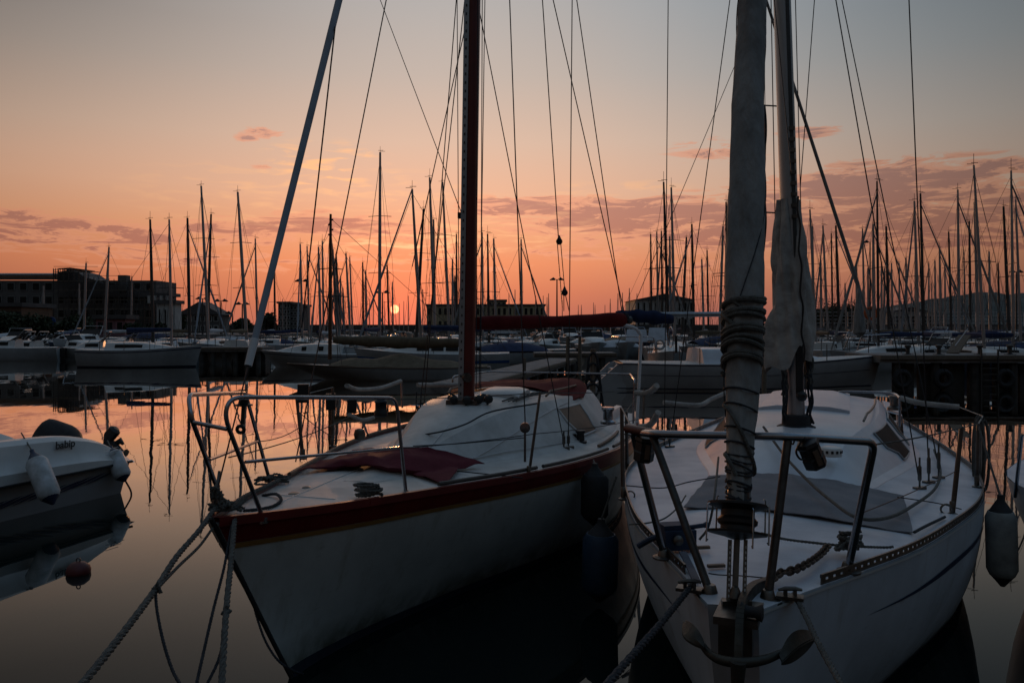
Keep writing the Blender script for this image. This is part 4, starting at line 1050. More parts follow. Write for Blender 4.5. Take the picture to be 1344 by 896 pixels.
tag(m.build('blue_strap', blue_plastic), 'flat blue webbing strap running from the windlass to the left bow cleat', 'strap')

# ================================================================== mooring lines
def mooring(pts, r, mat, label, group=None, laidr=True):
    q_ = smooth_path([P(*p_) for p_ in pts], 8); m = MB()
    if laidr: laid(m, q_, r)
    else: m.tube(q_, r, 8)
    return tag(m.build('mooring_rope', mat), label, 'rope', group)
mooring([(281,668,4.5),(262,695,4.2),(232,730,3.8),(204,773,3.4),(160,832,2.9),(108,897,2.5),(60,950,2.2)], .015, ropem, 'thick twisted rope running from the maroon bow down to the lower left corner')
mooring([(281,690,4.5),(262,716,4.2),(235,742,3.8),(207,771,3.4)], .008, ropem, 'thinner line knotted onto the thick rope below the maroon bow')
mooring([(204,772,3.4),(206,800,3.3),(214,840,3.2),(226,878,3.1),(238,900,3.0)], .007, ropedark, 'slack dark line hanging from the knot on the thick twisted rope')
mooring([(308,682,4.55),(303,740,4.1),(297,800,3.7),(291,900,3.3),(289,960,3.1)], .016, ropem, 'thick pale rope hanging vertically just right of the maroon bow')
mooring([(304,690,4.5),(294,745,4.1),(280,800,3.8),(258,897,3.4),(250,940,3.2)], .008, ropedark, 'thin dark line slanting down left of the vertical thick rope')
mooring([(296,800,3.72),(294,835,3.7),(287,865,3.6),(272,897,3.5)], .008, ropedark, 'short loose tail hanging from the knot on the vertical rope')
mooring([(331,786,4.9),(338,812,4.9),(349,842,4.85),(365,866,4.8),(385,880,4.85),(398,884,5.0)], .008, ropedark, 'slack line looping under the stem of the maroon-trimmed sloop')
mooring([(908,768,3.5),(885,796,3.2),(860,826,2.9),(825,865,2.6),(795,900,2.35),(770,930,2.2)], .014, ropedark, 'dark blue rope from the left bow cleat of the pale sloop to the quay')
mooring([(1042,779,3.45),(1056,805,3.2),(1075,845,2.9),(1105,900,2.55),(1125,940,2.3)], .012, ropem, 'grey-green rope from the right bow cleat of the pale sloop to the quay')
for px_, py_, d_, lb in ((205,772,3.39,'fist-sized rope knot halfway down the thick twisted rope'),(297,801,3.69,'rope knot on the vertical thick rope right of the maroon bow')):
    c = P(px_,py_,d_); m = MB(); rnd = random.Random(px_)
    pts = [c+Vector((rnd.uniform(-.02,.02), rnd.uniform(-.02,.02), rnd.uniform(-.022,.022))) for i in range(9)]
    laid(m, smooth_path(pts, 5), .009, step=.02); tag(m.build('rope_knot', ropem), lb, 'knot')
# bow rope bundle of left sloop
m = MB(); rnd = random.Random(11)
for (x0, y0, d0, sp, cnt) in ((300,666,4.75,.085,26),(284,650,4.6,.035,18),(290,668,4.62,.06,22),):
    pts = [P(x0,y0,d0)+Vector((rnd.uniform(-sp,sp), rnd.uniform(-sp,sp), rnd.uniform(-.02,.05))) for i in range(cnt)]
    laid(m, smooth_path(pts, 5), .010, step=.022)
laid(m, smooth_path([P(284,650,4.6), P(292,660,4.6), P(300,666,4.75)], 5), .010)
tag(m.build('rope_heap', ropem), 'tangle of mooring ropes made fast at the maroon bow', 'rope')
m = MB(); pts = [PD(Lb, 352, 634, .02)+Vector((rnd.uniform(-.15,.15), rnd.uniform(-.1,.2), rnd.uniform(0,.05))) for i in range(16)]
laid(m, smooth_path(pts, 5), .010, step=.022); tag(m.build('rope_heap', ropem), 'small heap of rope by the far rail of the maroon-trimmed foredeck', 'rope')
mooring([(300,668,4.7),(320,652,5.1),(350,638,5.7),(366,630,6.0)], .016, ropem, 'rope lying along the far rail of the maroon sloop bow')
mooring([(345,650,5.5),(362,648,5.4),(369,656,5.2),(358,664,5.0),(340,668,4.85),(320,670,4.75)], .011, ropedark, 'dark rope bight curling on the maroon sloop foredeck')
mooring([(330,672,4.85),(380,665,5.1),(440,660,5.35)], .006, ropedark, 'thin dark rope lying along the near rail of the maroon sloop', laidr=False)
MB_f = MB(); MB_f.bar(PZ(552,652,1.09), PZ(556,646,1.09), .02)
# ================================================================== fenders
def fender(top, bot, r, mat, label, rope_to=None, cone=rubber, group=None):
    top = Vector(top); bot = Vector(bot); e = empty('fender', bot, label, 'fender', group)
    ax_ = (top-bot).normalized(); l = (top-bot).length; k = min(.18*l, r*1.2)
    MB().lathe(bot, [(r*.25,k*.4),(r*.8,k*.75),(r,k*1.15),(r*1.0,l*.5),(r,l-k*1.15),(r*.8,l-k*.75)], 20, axis=ax_).build('body', mat, e)
    MB().lathe(top-ax_*k*.8, [(r*.78,0),(r*.5,k*.4),(r*.22,k*.8),(r*.2,k*1.1)], 16, axis=ax_).build('end_cap', cone, e)
    MB().lathe(bot+ax_*k*.75, [(r*.78,0),(r*.45,k*.35),(r*.15,k*.7)], 16, axis=-ax_).build('end_cap', cone, e)
    if rope_to is not None: MB().tube([top+ax_*k*.2, rope_to], .009, 6).build('lanyard', ropem, e)
    return e
fender(P(1313,655,5.9), P(1316,770,5.9), .105, fend_grey, 'grey-green fender with black cone top hanging off the right side of the pale sloop', P(1283,556,6.4))
fender(P(789,686,6.6), P(786,790,6.6), .15, fend_blue, 'big dark blue fender hanging low between the two foreground sloops', P(809,625,6.6))
fender(P(781,612,7.5), P(780,690,7.5), .13, rubber, 'black fender behind the dark blue one between the foreground sloops', P(779,604,7.7))
c = P(1287,556,6.9); m = MB(); 
for k in range(7):
    pts = [c+Vector((.025*math.sin(k)+.07*math.cos(a)*(.6+.1*k/7), .03*math.cos(k*2), -.27+.29*math.sin(a)*(1+.03*k))) for a in [2*math.pi*j/20 for j in range(21)]]
    m.tube(pts, .010, 6)
tag(m.build('rope_coil', ropem), 'long rope coil hanging from the lifeline at the right side of the pale sloop', 'rope')

# ================================================================== MOTORBOAT at the left edge
Mo = empty('motor_cruiser', P(60,690,9.9)*1.0, 'white motorboat with lettering, black outboard cover and fenders, cut by the left edge', 'motorboat')
Mo.location.z = 0
# local frame: stern (aft) at upper right, running toward lower left
ma = PZ(157,645,.02); mbv = PZ(-30,690,.02); dM = (mbv-ma); dM.z = 0; dM.normalize(); sM = Vector((dM.y, -dM.x, 0));
if sM.y > 0: sM = -sM   # sM points to the viewer side
def mw(t, s_, z): return Vector((ma.x, ma.y, 0))+dM*t+sM*s_+Vector((0,0,z))
secs = []
def mtop(t): return table([(-.16,.46),(0,.56),(.25,.72),(.55,.84),(1.0,.92),(1.6,.95),(2.4,.98),(4.5,1.06)])(t)
hm = MB(); rows = []
for i in range(26):
    t = -.02+4.6*i/25
    chine = .25; zt = mtop(t)
    k = min(1, (t+.02)/.5)
    row = []
    for (s_, z) in ((-.05,-.25),(0,.0),(.06,.20),(.10,.30+.05*k),(.13,.42)): row.append(mw(t-.05*z, s_, z))
    rows.append(row)
hm.grid(rows)
low = hm
# far side and transom
rows2 = [[mw(t, -1.9-s_, z) for (s_, z) in ((-.05,-.25),(0,0),(.1,.3),(.13,.42))] for t in (-.02,1,2,3,4.6)]
hm.grid([list(reversed(r)) for r in rows2]); hm.grid([rows[0], [mw(-.05*z-.02, -1.9-s_, z) for s_, z in ((-.05,-.25),(0,0),(.06,.2),(.10,.3),(.13,.42))]])
hmo = hm.build('hull', hull_grey, Mo)
up = MB(); rows = []
for i in range(31):
    x = i/30; t = -.15+4.75*x**1.3; zt = mtop(t); zb = .42
    kk = min(1, max(.02,(t+.17))/.5)**.5
    rows.append([mw(t, .12+.04*kk, zb), mw(t, .19*kk+.02, zb+.03), mw(t, .19*kk+.02, zb+(zt-zb)*.30), mw(t, .13*kk+.02, zb+(zt-zb)*.42), mw(t, .11*kk, zb+(zt-zb)*.60), mw(t, .07*kk, zb+(zt-zb)*.88), mw(t, 0, zt-.01), mw(t, -.10, zt+.0), mw(t,-.22, zt-.02), mw(t,-.28, zt-.12),
                 mw(t,-.30,zb+.05), mw(t,-1.6,zb+.05), mw(t,-1.62,zt-.1), mw(t,-1.72,zt), mw(t,-1.85,zt), mw(t,-2.0,zb+.05), mw(t,-2.02,zb)])
up.grid(rows); up.add(rows[0], [tuple(range(len(rows[0])))])
uo = up.build('topsides', gel_white, Mo, angle=30)
MB().tube([mw(-.02+4.6*i/20, .205, .45) for i in range(21)], .016, 8).build('rubbing_strake', rubber, Mo)
# stroke graphics along the hull: slim dark slashes
m = MB(); rnd = random.Random(2)
for k in range(16):
    t0 = .25+k*.20; z0 = .33-.012*k+rnd.uniform(-.01,.01); l = .42
    for w_ in range(2):
        a_ = [mw(t0+w_*.08, 0, 0), ]
        pts = []
        for j in range(7):
            x = j/6; t_ = t0+w_*.1+l*x; z_ = z0-.10*x+.02*w_; th_ = .010*math.sin(math.pi*x)+.001
            s_ = lerp(.06,.10,(z_-.2)/.12)+.008 if z_ < .34 else .115
            pts.append((mw(t_-.05*z_, s_+.003, z_+th_), mw(t_-.05*z_, s_+.003, z_-th_)))
        m.grid([[p_[0] for p_ in pts], [p_[1] for p_ in pts]])
m.build('hull_graphics', paint_navy, hmo)
# lettering
def text_mesh(body, size, name, mat, parent, origin, X, Y, shear=.25, ext=.003):
    cu = bpy.data.curves.new(name, 'FONT'); cu.body = body; cu.size = size; cu.extrude = ext; cu.shear = shear; cu.offset = .002
    o = bpy.data.objects.new('tmp', cu); C.objects.link(o); dg = bpy.context.evaluated_depsgraph_get(); dg.update()
    me = bpy.data.meshes.new_from_object(o.evaluated_get(dg)); C.objects.unlink(o); bpy.data.objects.remove(o)
    Z = X.cross(Y); mb = MB(); mb.add([origin+X*v.co.x+Y*v.co.y+Z*v.co.z for v in me.vertices], [tuple(p_.vertices) for p_ in me.polygons])
    return mb.build(name, mat, parent, smooth=False)
zt = mtop(1.0)
o1 = mw(1.12, .122, .775); text_mesh('babip', .135, 'boat_name', black, uo, o1+sM*.0, -dM, (Vector((0,0,1))-sM*.25).normalized())
m = MB()
for k in range(3): m.bar(mw(.42,.20,.60+.035*k), mw(.10+.05*k,.185,.61+.035*k), .012, .004)
m.build('plate_marks', hull_grey, uo)
# outboard cover and tilted leg
oc = P(75,572,12.1); m = MB(); rows = []
for i in range(13):
    x = i/12; l = .36; t_ = (x-.5)*2
    hh = .30*(1-abs(t_)**2.6)*(1.0+.15*math.sin(x*7)); ww = .24*(1-abs(t_)**3)**.5+.01
    rows.append([oc+Vector((t_*.36, math.cos(a)*ww, -.05+max(0,math.sin(a))*hh+(min(0, math.sin(a))*.05))) for a in [2*math.pi*j/16 for j in range(16)]])
m.grid(rows, closed=True); m.build('outboard_cover', rubber, Mo)
lg = P(150,573,11.7); m = MB(); m.tube([P(140,580,11.6), P(144,572,11.6), P(151,564,11.6), P(153,562,11.6)], [.05,.09,.09,.05], 8); m.tube([P(140,578,11.6), P(152,586,11.58), P(163,597,11.55)], [.07,.055,.04], 8); m.tube([P(152,582,11.6), P(158,578,11.6), P(162,583,11.6)], [.04,.05,.02], 7)
m.build('outboard_leg', black, Mo)
m = MB()
hub = P(160,596,11.45)
for k in range(3):
    a = k*2.09+.4; e_ = Vector((math.cos(a), -.25, math.sin(a))); s2_ = Vector((-math.sin(a), .5, math.cos(a)))
    rows = [[hub+e_*(.02+.11*x)+s2_*(w_*.05*math.sin(math.pi*(x*.8+.15))) for w_ in (-1,0,1)] for x in (0,.35,.7,1)]
    m.slab(rows, .01)
m.lathe(hub+Vector((0,.05,0)), [(.03,0),(.03,.08),(.015,.12)], 12, axis=Vector((0,-1,0))); m.build('propeller', steel_dull, Mo)
# windscreen frame at the left edge
m = MB().tube(smooth_path([mw(2.6,-.1,.95), mw(3.0,-.12,1.12), mw(3.5,-.15,1.28), mw(4.2,-.2,1.32)], 6), .018, 8).build('windscreen_frame', steel, Mo)
m = MB().grid([[mw(2.62,-.12,.95), mw(3.0,-.13,1.10), mw(3.5,-.16,1.26), mw(4.2,-.21,1.30)], [mw(2.62,-.10,.93), mw(3.0,-.10,.95), mw(3.5,-.10,.97), mw(4.2,-.10,1.0)]]).build('windscreen', window_amber, Mo)
f1 = fender(P(43,594,9.55), P(70,662,9.35), .125, fend_white, 'white fender hanging on the near side of the lettered motorboat', P(28,568,9.9), cone=paint_navy)
f2 = fender(P(146,588,10.9), P(164,632,10.75), .115, fend_white, 'white fender at the stern corner of the lettered motorboat', P(141,578,11.2), cone=paint_navy)
m = MB(); c0 = P(163,628,11.0); pts = [c0, P(172,645,11.0), P(170,655,11.0), P(164,672,11.2)]
tag(MB().tube(smooth_path(pts,5), .012, 6).build('stern_line', ropedark), 'dark knotted line trailing into the water at the motorboat stern', 'rope')
b_ = PZ(103,752,.0); bu = empty('buoy', b_, 'small dark red buoy floating in front of the lettered motorboat', 'buoy')
MB().lathe(b_-Vector((0,0,.06)), [(.03,0),(.08,.02),(.105,.06),(.108,.09),(.095,.13),(.06,.16),(.02,.17)], 20).build('float', red_buoy, bu)
MB().torus(b_+Vector((0,0,.125)), .018, .006, ax=Vector((0,1,0)), seg=12, seg2=5).build('ring', steel_dull, bu)

# ================================================================== mid-distance boats
def simple_boat(name, bow, ang, L, beam, fb_, z_stem=1.25, over=.7, transom=.7, p=1.6):
    hb = table([(0,.03),(L*.12,beam*.22),(L*.3,beam*.40),(L*.5,beam*.49),(L*.7,beam*.5),(L*.88,beam*.5*lerp(transom,1,.5)),(L,beam*.5*transom)])
    sh = table([(0,fb_*z_stem),(L*.4,fb_*1.03),(L*.75,fb_*.98),(L,fb_*1.02)])
    wl = table([(0,0),(L*.1,beam*.07),(L*.3,beam*.29),(L*.55,beam*.42),(L*.8,beam*.36),(L,beam*.26)])
    return Boat(bow, ang, L, hb, sh, wl, over, p)
def cabin(B, root, t0, t1, w_, h_, mat=None, winmat=None, k=8, wins=2, ports=False):
    L_ = t1-t0
    bf_ = table([(t0,w_*.12),(t0+L_*.18,w_*.34),(t0+L_*.45,w_*.47),(t1,w_*.5)]); af_ = table([(t0,w_*.05),(t0+L_*.18,w_*.22),(t0+L_*.45,w_*.36),(t1,w_*.40)])
    hf_ = table([(t0,.01),(t0+L_*.2,h_*.45),(t0+L_*.5,h_*.9),(t1,h_)])
    ts_ = [t0+L_*i/k for i in range(k+1)]
    c = roof_mesh(B, ts_, bf_, af_, hf_).build('cabin', mat or gel_white, root)
    for sd in (-1, 1):
        for i in range(wins):
            a_ = t0+L_*(.42+.5*i/wins); b_ = a_+L_*.5/wins*.85
            if ports: b_ = a_+.28
            qs = (.3,.5,.78) if sd > 0 else (.78,.5,.3)
            MB().grid([[roof_pt(B, bf_, af_, hf_, lerp(a_, b_, x/3), q_, sd, .012) for q_ in qs] for x in range(4)]).build('window', winmat or window_dark, c)
    return c, hf_
def tri_mast(root, a, b, r, mat=alu, spread=True, L_=None, side=Vector((1,0,0)), seg=7):
    a = Vector(a); b = Vector(b); d = b-a
    m = MB().tube([a, a+d*.6, b], [r, r*.95, r*.62], seg); o = m.build('mast', mat, root)
    return o
def spreaders(o, a, b, hs, w_, side, r=.022):
    for h in hs:
        c = a.lerp(b, h); MB().tube([c-side*w_, c+Vector((0,0,.05)), c+side*w_], r, 5).build('spreader', wirefar, o)
GROUP = 'sailboats moored in the far rows'
def masthead(root, b, rnd, side):
    m = MB().bar(b, b+Vector((0,0,.35+.3*rnd.random())), .018); m.bar(b+Vector((0,0,.06)), b+Vector((0,0,.06))+side*.32*rnd.choice((-1,1)), .02)
    e_ = b+Vector((0,0,.12)); m.bar(e_-side*.12, e_+side*.2, .025)
    m.build('masthead_vane', wirefar, root)

def rigging(root, B, a, b, bowp, sternp, rad, sideL, rf=.9):
    m = MB()
    top = a.lerp(b, .97)
    for s_ in (-1, 1):
        t_ = B.loc(a)[0]; ch = B.w(t_+.2, s_*B.hb(t_)*.95, B.sheer(t_)); sp = a.lerp(b, .5)+B.S*s_*.75
        m.tube([ch, sp], rad, 4); m.tube([sp, top], rad, 4)
        ch2 = B.w(t_+.7, s_*B.hb(t_)*.9, B.sheer(t_)); m.tube([ch2, a.lerp(b, .5)], rad, 4)
    m.tube([sternp, top], rad, 4); m.tube([bowp, top], rad, 4)
    return m.build('rigging', wirefar, root)

# --- white sailboat left, broadside, bow right
B = simple_boat('b', (PZ(263,480,.0).x+.5, 47.0), -92, 6.9, 2.4, 1.02, over=.35, transom=.8)
r0 = empty('moored_sailboat', B.w(3,0,0), 'white sailboat lying broadside at the left, bow against the stone pier', 'sailboat')
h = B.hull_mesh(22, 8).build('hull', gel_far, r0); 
for sd in (-1,1): B.band(.10,.15,sd,0,6.9,.01,n=16).build('hull_stripe', paint_navy, h); B.band(.92,1.2,sd,0,6.9,.01,n=16).build('boot_stripe', antifoul, h)
B.deck_mesh(16,6).build('deck', deck_white, r0); cabin(B, r0, 1.6, 5.2, 2.0, .42, wins=1)
a_ = B.w(2.6,0,1.3); tr = P(223,288,47); b_ = Vector((P(222,288,47).x, 47, P(222,288,47).z)); a_.x = P(226,440,47).x
o = tri_mast(r0, a_, b_, .085); spreaders(o, a_, b_, (.45,), .8, Vector((1,0,0))); rigging(r0, B, a_, b_, B.w(.1,0,1.3), B.w(6.8,0,1.1), .011, None)
masthead(r0, b_, random.Random(1), Vector((1,0,0)))
MB().tube([a_+Vector((0,-.0,.9)), a_+Vector((-2.6,0,.85))], [.10,.16], 8).build('sail_cover', cloth_blue, r0)
for t_ in (1.2,2.6,4,5.4): stanchion(r0, B.w(t_,-B.hb(t_)*.96,B.sheer(t_)), B.w(t_,-B.hb(t_)*.96,B.sheer(t_)+.55), .016)
# --- white cabin boat behind, bow left
B = simple_boat('b', (P(342,470,46.5).x, 46.5), 92, 8.5, 2.6, .80, over=.9, transom=.8)
r0 = empty('moored_cabin_sloop', B.w(4,0,0), 'white low sloop with one square porthole, bow pointing left behind the leaning furled jib', 'sailboat')
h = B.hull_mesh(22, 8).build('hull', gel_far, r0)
for sd in (-1,1): B.band(.16,.20,sd,0,8.5,.01,n=16).build('hull_stripe', paint_navy, h)
B.deck_mesh(16,6).build('deck', deck_white, r0); cabin(B, r0, 1.0, 5.0, 2.1, .55, wins=2, ports=True)
a_ = B.w(3.2,0,1.3); b_ = Vector((P(410,323,44).x, 44, P(404,323,44).z)); a_.x = P(406,440,44).x+1.2; b_.x = a_.x-.05
o = tri_mast(r0, a_, b_+Vector((0,0,1)), .08); rigging(r0, B, a_, b_+Vector((0,0,1)), B.w(.1,0,1.2), B.w(8.4,0,1.1), .010, None); spreaders(o, a_, b_, (.5,), .7, Vector((1,0,0)))
# --- wooden-masted cutter with brown covers, bow left
B = simple_boat('b', (P(377,480,35.2).x, 35.2), 91, 9.0, 2.3, .56, z_stem=1.25, over=1.7, transom=.5, p=1.2)
r0 = empty('wooden_cutter', B.w(4,0,0), 'low classic yacht with varnished wooden mast and tan canvas covers, bow pointing left', 'sailboat')
h = B.hull_mesh(26, 8).build('hull', gel_far, r0); B.deck_mesh(16,6).build('deck', deck_white, r0)
for sd in (-1,1):
    MB().tube([B.w(t_, sd*B.hb(t_), B.sheer(t_)+.02) for t_ in [9*i/20 for i in range(21)]], .03, 6).build('toe_rail', teak, h)
rows = []
for i in range(25):
    x = i/24; t_ = 2.0+7*x*.98; w_ = B.hb(t_)*.96; hh = .05+.42*math.sin(math.pi*min(1,x*1.15))**.8*(1+.25*math.sin(x*17))
    rows.append([B.w(t_, -w_+2*w_*j/8, B.sheer(t_)+.05+hh*(1-abs(-1+2*j/8)**1.6)+.02*math.sin(j*3+i)) for j in range(9)])
MB().slab(rows, .02).build('deck_tent', cloth_tan, r0)
a_ = Vector((P(433,478,35.2).x, 35.2, .9)); b_ = Vector((P(434,281,35.2).x, 35.2, P(434,281,35.2).z)); o = tri_mast(r0, a_, b_, .085, varnish)
for k in range(4): MB().box(b_-Vector((-.03*(-1)**k,0,.25+.22*k)), (.16,.1,.07)).build('mast_band', alu_dark, o)
pass; spreaders(o, a_, b_, (.62,), .55, Vector((1,0,0)))
rigging(r0, B, a_, b_, B.w(.1,0,1.0), B.w(8.9,0,.8), .010, None)
m = MB(); rows = []
for i in range(31):
    x = i/30; c = a_.lerp(b_, .135)+Vector((.15+6.2*x, 0, -.06*math.sin(x*3)-.12*x)); rr_ = .26*math.sin(math.pi*(.12+.80*x))**.6*(1+.1*math.sin(x*31))
    rows.append([c+Vector((0, math.cos(q_)*rr_*.7, math.sin(q_)*rr_)) for q_ in [2*math.pi*j/12 for j in range(12)]])
m.grid(rows, closed=True); m.f += [tuple(reversed(range(12))), tuple(range(360,372))]; m.build('sail_cover', cloth_tan, r0)
# --- white-blue cabin sloop behind the maroon mast
B = simple_boat('b', (P(470,470,40).x, 39.0), 90, 7.6, 2.5, 1.05, over=.5, transom=.8)
r0 = empty('blue_striped_sloop', B.w(4,0,0), 'white sloop with a blue waterline stripe, seen behind the tan-covered classic yacht', 'sailboat')
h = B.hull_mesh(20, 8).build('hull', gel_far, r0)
for sd in (-1,1): B.band(.30,.42,sd,0,7.6,.01,n=14).build('hull_stripe', material('stripe_blue',(.02,.10,.30),.4), h)
B.deck_mesh(12,6).build('deck', deck_white, r0); cabin(B, r0, 1.4, 5.6, 2.0, .45, wins=3)
a_ = B.w(3.3,0,1.3); b_ = Vector((P(541,248,39).x, 39, P(546,248,39).z)); o = tri_mast(r0, a_, b_, .08, alu); rigging(r0, B, a_, b_, B.w(.1,0,1.3), B.w(7.5,0,1.1), .010, None); masthead(r0, b_, random.Random(3), Vector((1,0,0)))
o_ = MB().tube([B.w(.1,0,1.35), b_], [.06,.03], 7).build('furled_jib', jib_pale, r0)
MB().tube([a_+Vector((.1,0,1.0)), a_+Vector((2.9,0,.95))], [.12,.16], 8).build('sail_cover', cloth_blue, r0)
# --- sloop with stern toward left, right of centre (large, near)
B = simple_boat('b', (PZ(1141,509,.0).x+.45, 30.4), -92, 10.1, 3.2, 1.0, z_stem=1.27, over=.35, transom=.62)
r0 = empty('cruising_sloop', B.w(4,0,0), 'large white cruising sloop lying broadside behind the right mast, open stern at left', 'sailboat')
hm_ = B.hull_mesh(26, 10)
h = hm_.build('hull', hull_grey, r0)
for sd in (-1,1):
    B.band(.02,.055,sd,0,10.3,.012,n=20).build('sheer_stripe', paint_navy, h); B.band(.42,.435,sd,.4,10.3,.01,n=20).build('hull_stripe', paint_navy, h)
    B.band(.90,.94,sd,.1,10.3,.01,n=20).build('hull_stripe', paint_navy, h); B.band(1.0,1.2,sd,0,10.3,.01,n=20).build('boot_stripe', antifoul, h)
B.deck_mesh(18,6).build('deck', deck_white, r0); cabin(B, r0, 2.4, 7.2, 2.6, .52, mat=roof_blue, wins=1)
# sugar-scoop stern
m = MB(); L_ = 10.05
for (t0_, z1_) in ((0,.78),(.34,.52),(.68,.26)):
    m.box(B.w(L_+t0_+.17, 0, z1_/2-.1), (1.6-.25*t0_, .34, z1_+.2), ax=(B.S, B.D, Vector((0,0,1))))
for sd in (-1,1):
    q4 = [B.w(L_-.1, sd*1.0, 1.02), B.w(L_-.1, sd*.86, -.2), B.w(L_+1.12, sd*.78, -.1), B.w(L_+1.12, sd*.80, .16), B.w(L_+.25, sd*.96, .95)]
    m.add(q4+[p_-B.S*sd*.09 for p_ in q4], [(0,1,2,3,4),(9,8,7,6,5),(0,4,9,5),(4,3,8,9),(3,2,7,8)])
m.build('stern_steps', hull_grey, r0, smooth=False)
bent(B.w(8.9,1.1,1.35), B.w(9.0,1.12,1.95), B.w(10.2,.9,1.97), B.w(10.2,-.9,1.97), B.w(9.0,-1.12,1.95), B.w(8.9,-1.1,1.35), parent=r0, name='pushpit_rail', r=.02)
bent(B.w(1.2,.55,1.45), B.w(1.0,.5,2.0), B.w(-.3,.12,2.05), B.w(-.3,-.12,2.05), B.w(1.0,-.5,2.0), B.w(1.2,-.55,1.45), parent=r0, name='pulpit_rail', r=.02)
for t_ in (2.6,4.2,5.8,7.4): 
    for sd in (-1,1): stanchion(r0, B.w(t_,sd*B.hb(t_)*.95,B.sheer(t_)), B.w(t_,sd*B.hb(t_)*.95,B.sheer(t_)+.6), .018)
ma_ = Vector((P(988,430,29.6).x, 29.6, 1.8)); mb_ = Vector((P(1003,430,29.6).x, 29.6, 15.0)); o = tri_mast(r0, ma_, mb_, .11, alu); spreaders(o, ma_, mb_, (.36,.66), .9, Vector((1,0,0)), .03)
rigging(r0, B, ma_, mb_, B.w(.1,0,1.6), B.w(10.2,0,1.5), .012, None)
pj = [B.w(.15,0,1.62), P(1128,392,29.6), P(1112,330,29.6), P(1040,107,29.6)]; top_ = pj[3]+(pj[3]-pj[2])*.55
MB().tube([pj[0]+Vector((0,0,.1)), pj[0].lerp(top_,.12), pj[0].lerp(top_,.18), pj[0].lerp(top_,.5), top_], [.03,.04,.07,.065,.05], 10).build('furled_jib', canvas_grey, r0)
m = MB().tube([P(1128,378,29.5), P(1127,395,29.5), P(1127,415,29.5), P(1128,436,29.5), P(1130,441,29.5)], [.05,.10,.19,.23,.10], 12)
m.build('sail_clew', canvas_grey, r0)
MB().tube([P(858,413,29.6), P(985,412,29.6)], .10, 10).build('boom', alu, r0)
m = MB(); rows = []
for i in range(21):
    x = i/20; c = P(lerp(808,884,x), lerp(412,419,x), 29.4); rr_ = .30*math.sin(math.pi*(.08+.86*x))**.5*(1+.12*math.sin(x*21))*lerp(.7,1,x)
    rows.append([c+Vector((0, math.cos(q_)*rr_*.6, math.sin(q_)*rr_)) for q_ in [2*math.pi*j/10 for j in range(10)]])
m.grid(rows, closed=True); m.f += [tuple(reversed(range(10))), tuple(range(200,210))]; m.build('sail_cover', cloth_blue, r0)
m = MB()
for (x0,y0,x1,y1) in ((823,432,848,448),(852,430,874,446)): m.slab([[P(x0,y0,31),P(x1,y0,31)],[P(x0-2,y1,30.6),P(x1+2,y1,30.6)]], .03)
tag(m.build('sprayhood', cloth_white, r0))
MB().lathe(B.w(7.9,0,1.35), [(.05,0),(.05,.6),(.09,.65)], 10).build('steering_pedestal', black, r0)
MB().torus(B.w(8.1,0,1.95), .38, .02, ax=B.D, seg=20).build('steering_wheel', steel, r0)
MB().torus(P(866,452,28.6), .16, .045, ax=Vector((0,1,0)), seg=16).build('horseshoe_buoy', cloth_white, r0)

# ================================================================== piers
def pier(name, label, a, b, w_, ztop, piles=True, th=.28, step=3.0, mat=concrete):
    a = Vector((*a,0)); b = Vector((*b,0)); d = (b-a); l = d.length; d.normalize(); s_ = Vector((d.y,-d.x,0)); 
    e = empty(name, a.lerp(b,.5), label, 'pier')
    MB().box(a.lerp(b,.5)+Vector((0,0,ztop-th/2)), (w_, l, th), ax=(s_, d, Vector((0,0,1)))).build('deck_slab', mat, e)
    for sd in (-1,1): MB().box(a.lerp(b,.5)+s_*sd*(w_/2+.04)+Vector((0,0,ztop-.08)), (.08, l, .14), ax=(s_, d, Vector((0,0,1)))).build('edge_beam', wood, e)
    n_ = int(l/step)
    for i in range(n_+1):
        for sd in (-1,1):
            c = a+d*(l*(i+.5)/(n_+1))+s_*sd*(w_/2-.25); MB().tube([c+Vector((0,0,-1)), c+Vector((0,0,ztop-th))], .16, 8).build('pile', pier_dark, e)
    return e
e = pier('concrete_pier', 'dark concrete pier on close-set piles behind the leaning furled jib', (P(264,455,51).x,51.2), (P(352,455,51).x,51.2), 2.6, 1.08, step=.75)
MB().box(Vector((P(308,455,51).x,51.4,.2)), (4.0,1.0,1.2)).build('core_wall', pier_dark, e)
pier('floating_pontoon', 'long walkway pontoon with sunlit edges running back behind the maroon mast', (P(590,500,23.5).x,23.5), (P(738,470,44).x,44), 1.5, .62, step=2.6)
pier('timber_jetty', 'dark timber jetty on piles left of the cruising sloop stern', (P(700,470,48).x,47), (P(815,470,44).x,47), 2.4, .85, step=2)
e = pier('quay_pier', 'long dark pier on piles at the right behind the pale sloop', (P(1163,464,29).x,31.0), (P(1163,464,29).x+16,31.0), 3.0, 1.28, step=1.5)
m = MB()
rnd = random.Random(5)
for i in range(9):
    x0 = P(1170,430,31).x+i*.95; m.box(Vector((x0, 30.1, .3)), (.75,.2,1.3))
m.build('fender_panels', pier_dark, e)
for k in (0,2,5):
    x0 = P(1183+27*k,470,29.4).x
    MB().torus(Vector((x0, 29.35, .35+.1*rnd.random())), .27, .11, ax=Vector((0,1,0)), seg=14).build('tyre_fender', rubber, e)
m = MB()
for k in range(5): m.bar(Vector((P(1290,430,29.3).x,29.3,.15+.22*k)), Vector((P(1308,430,29.3).x,29.3,.15+.22*k)), .04)
for px_ in (1288,1310): m.bar(Vector((P(px_,430,29.3).x,29.3,-.3)), Vector((P(px_,430,29.3).x,29.3,1.5)), .05)
m.build('ladder', alu_dark, e)
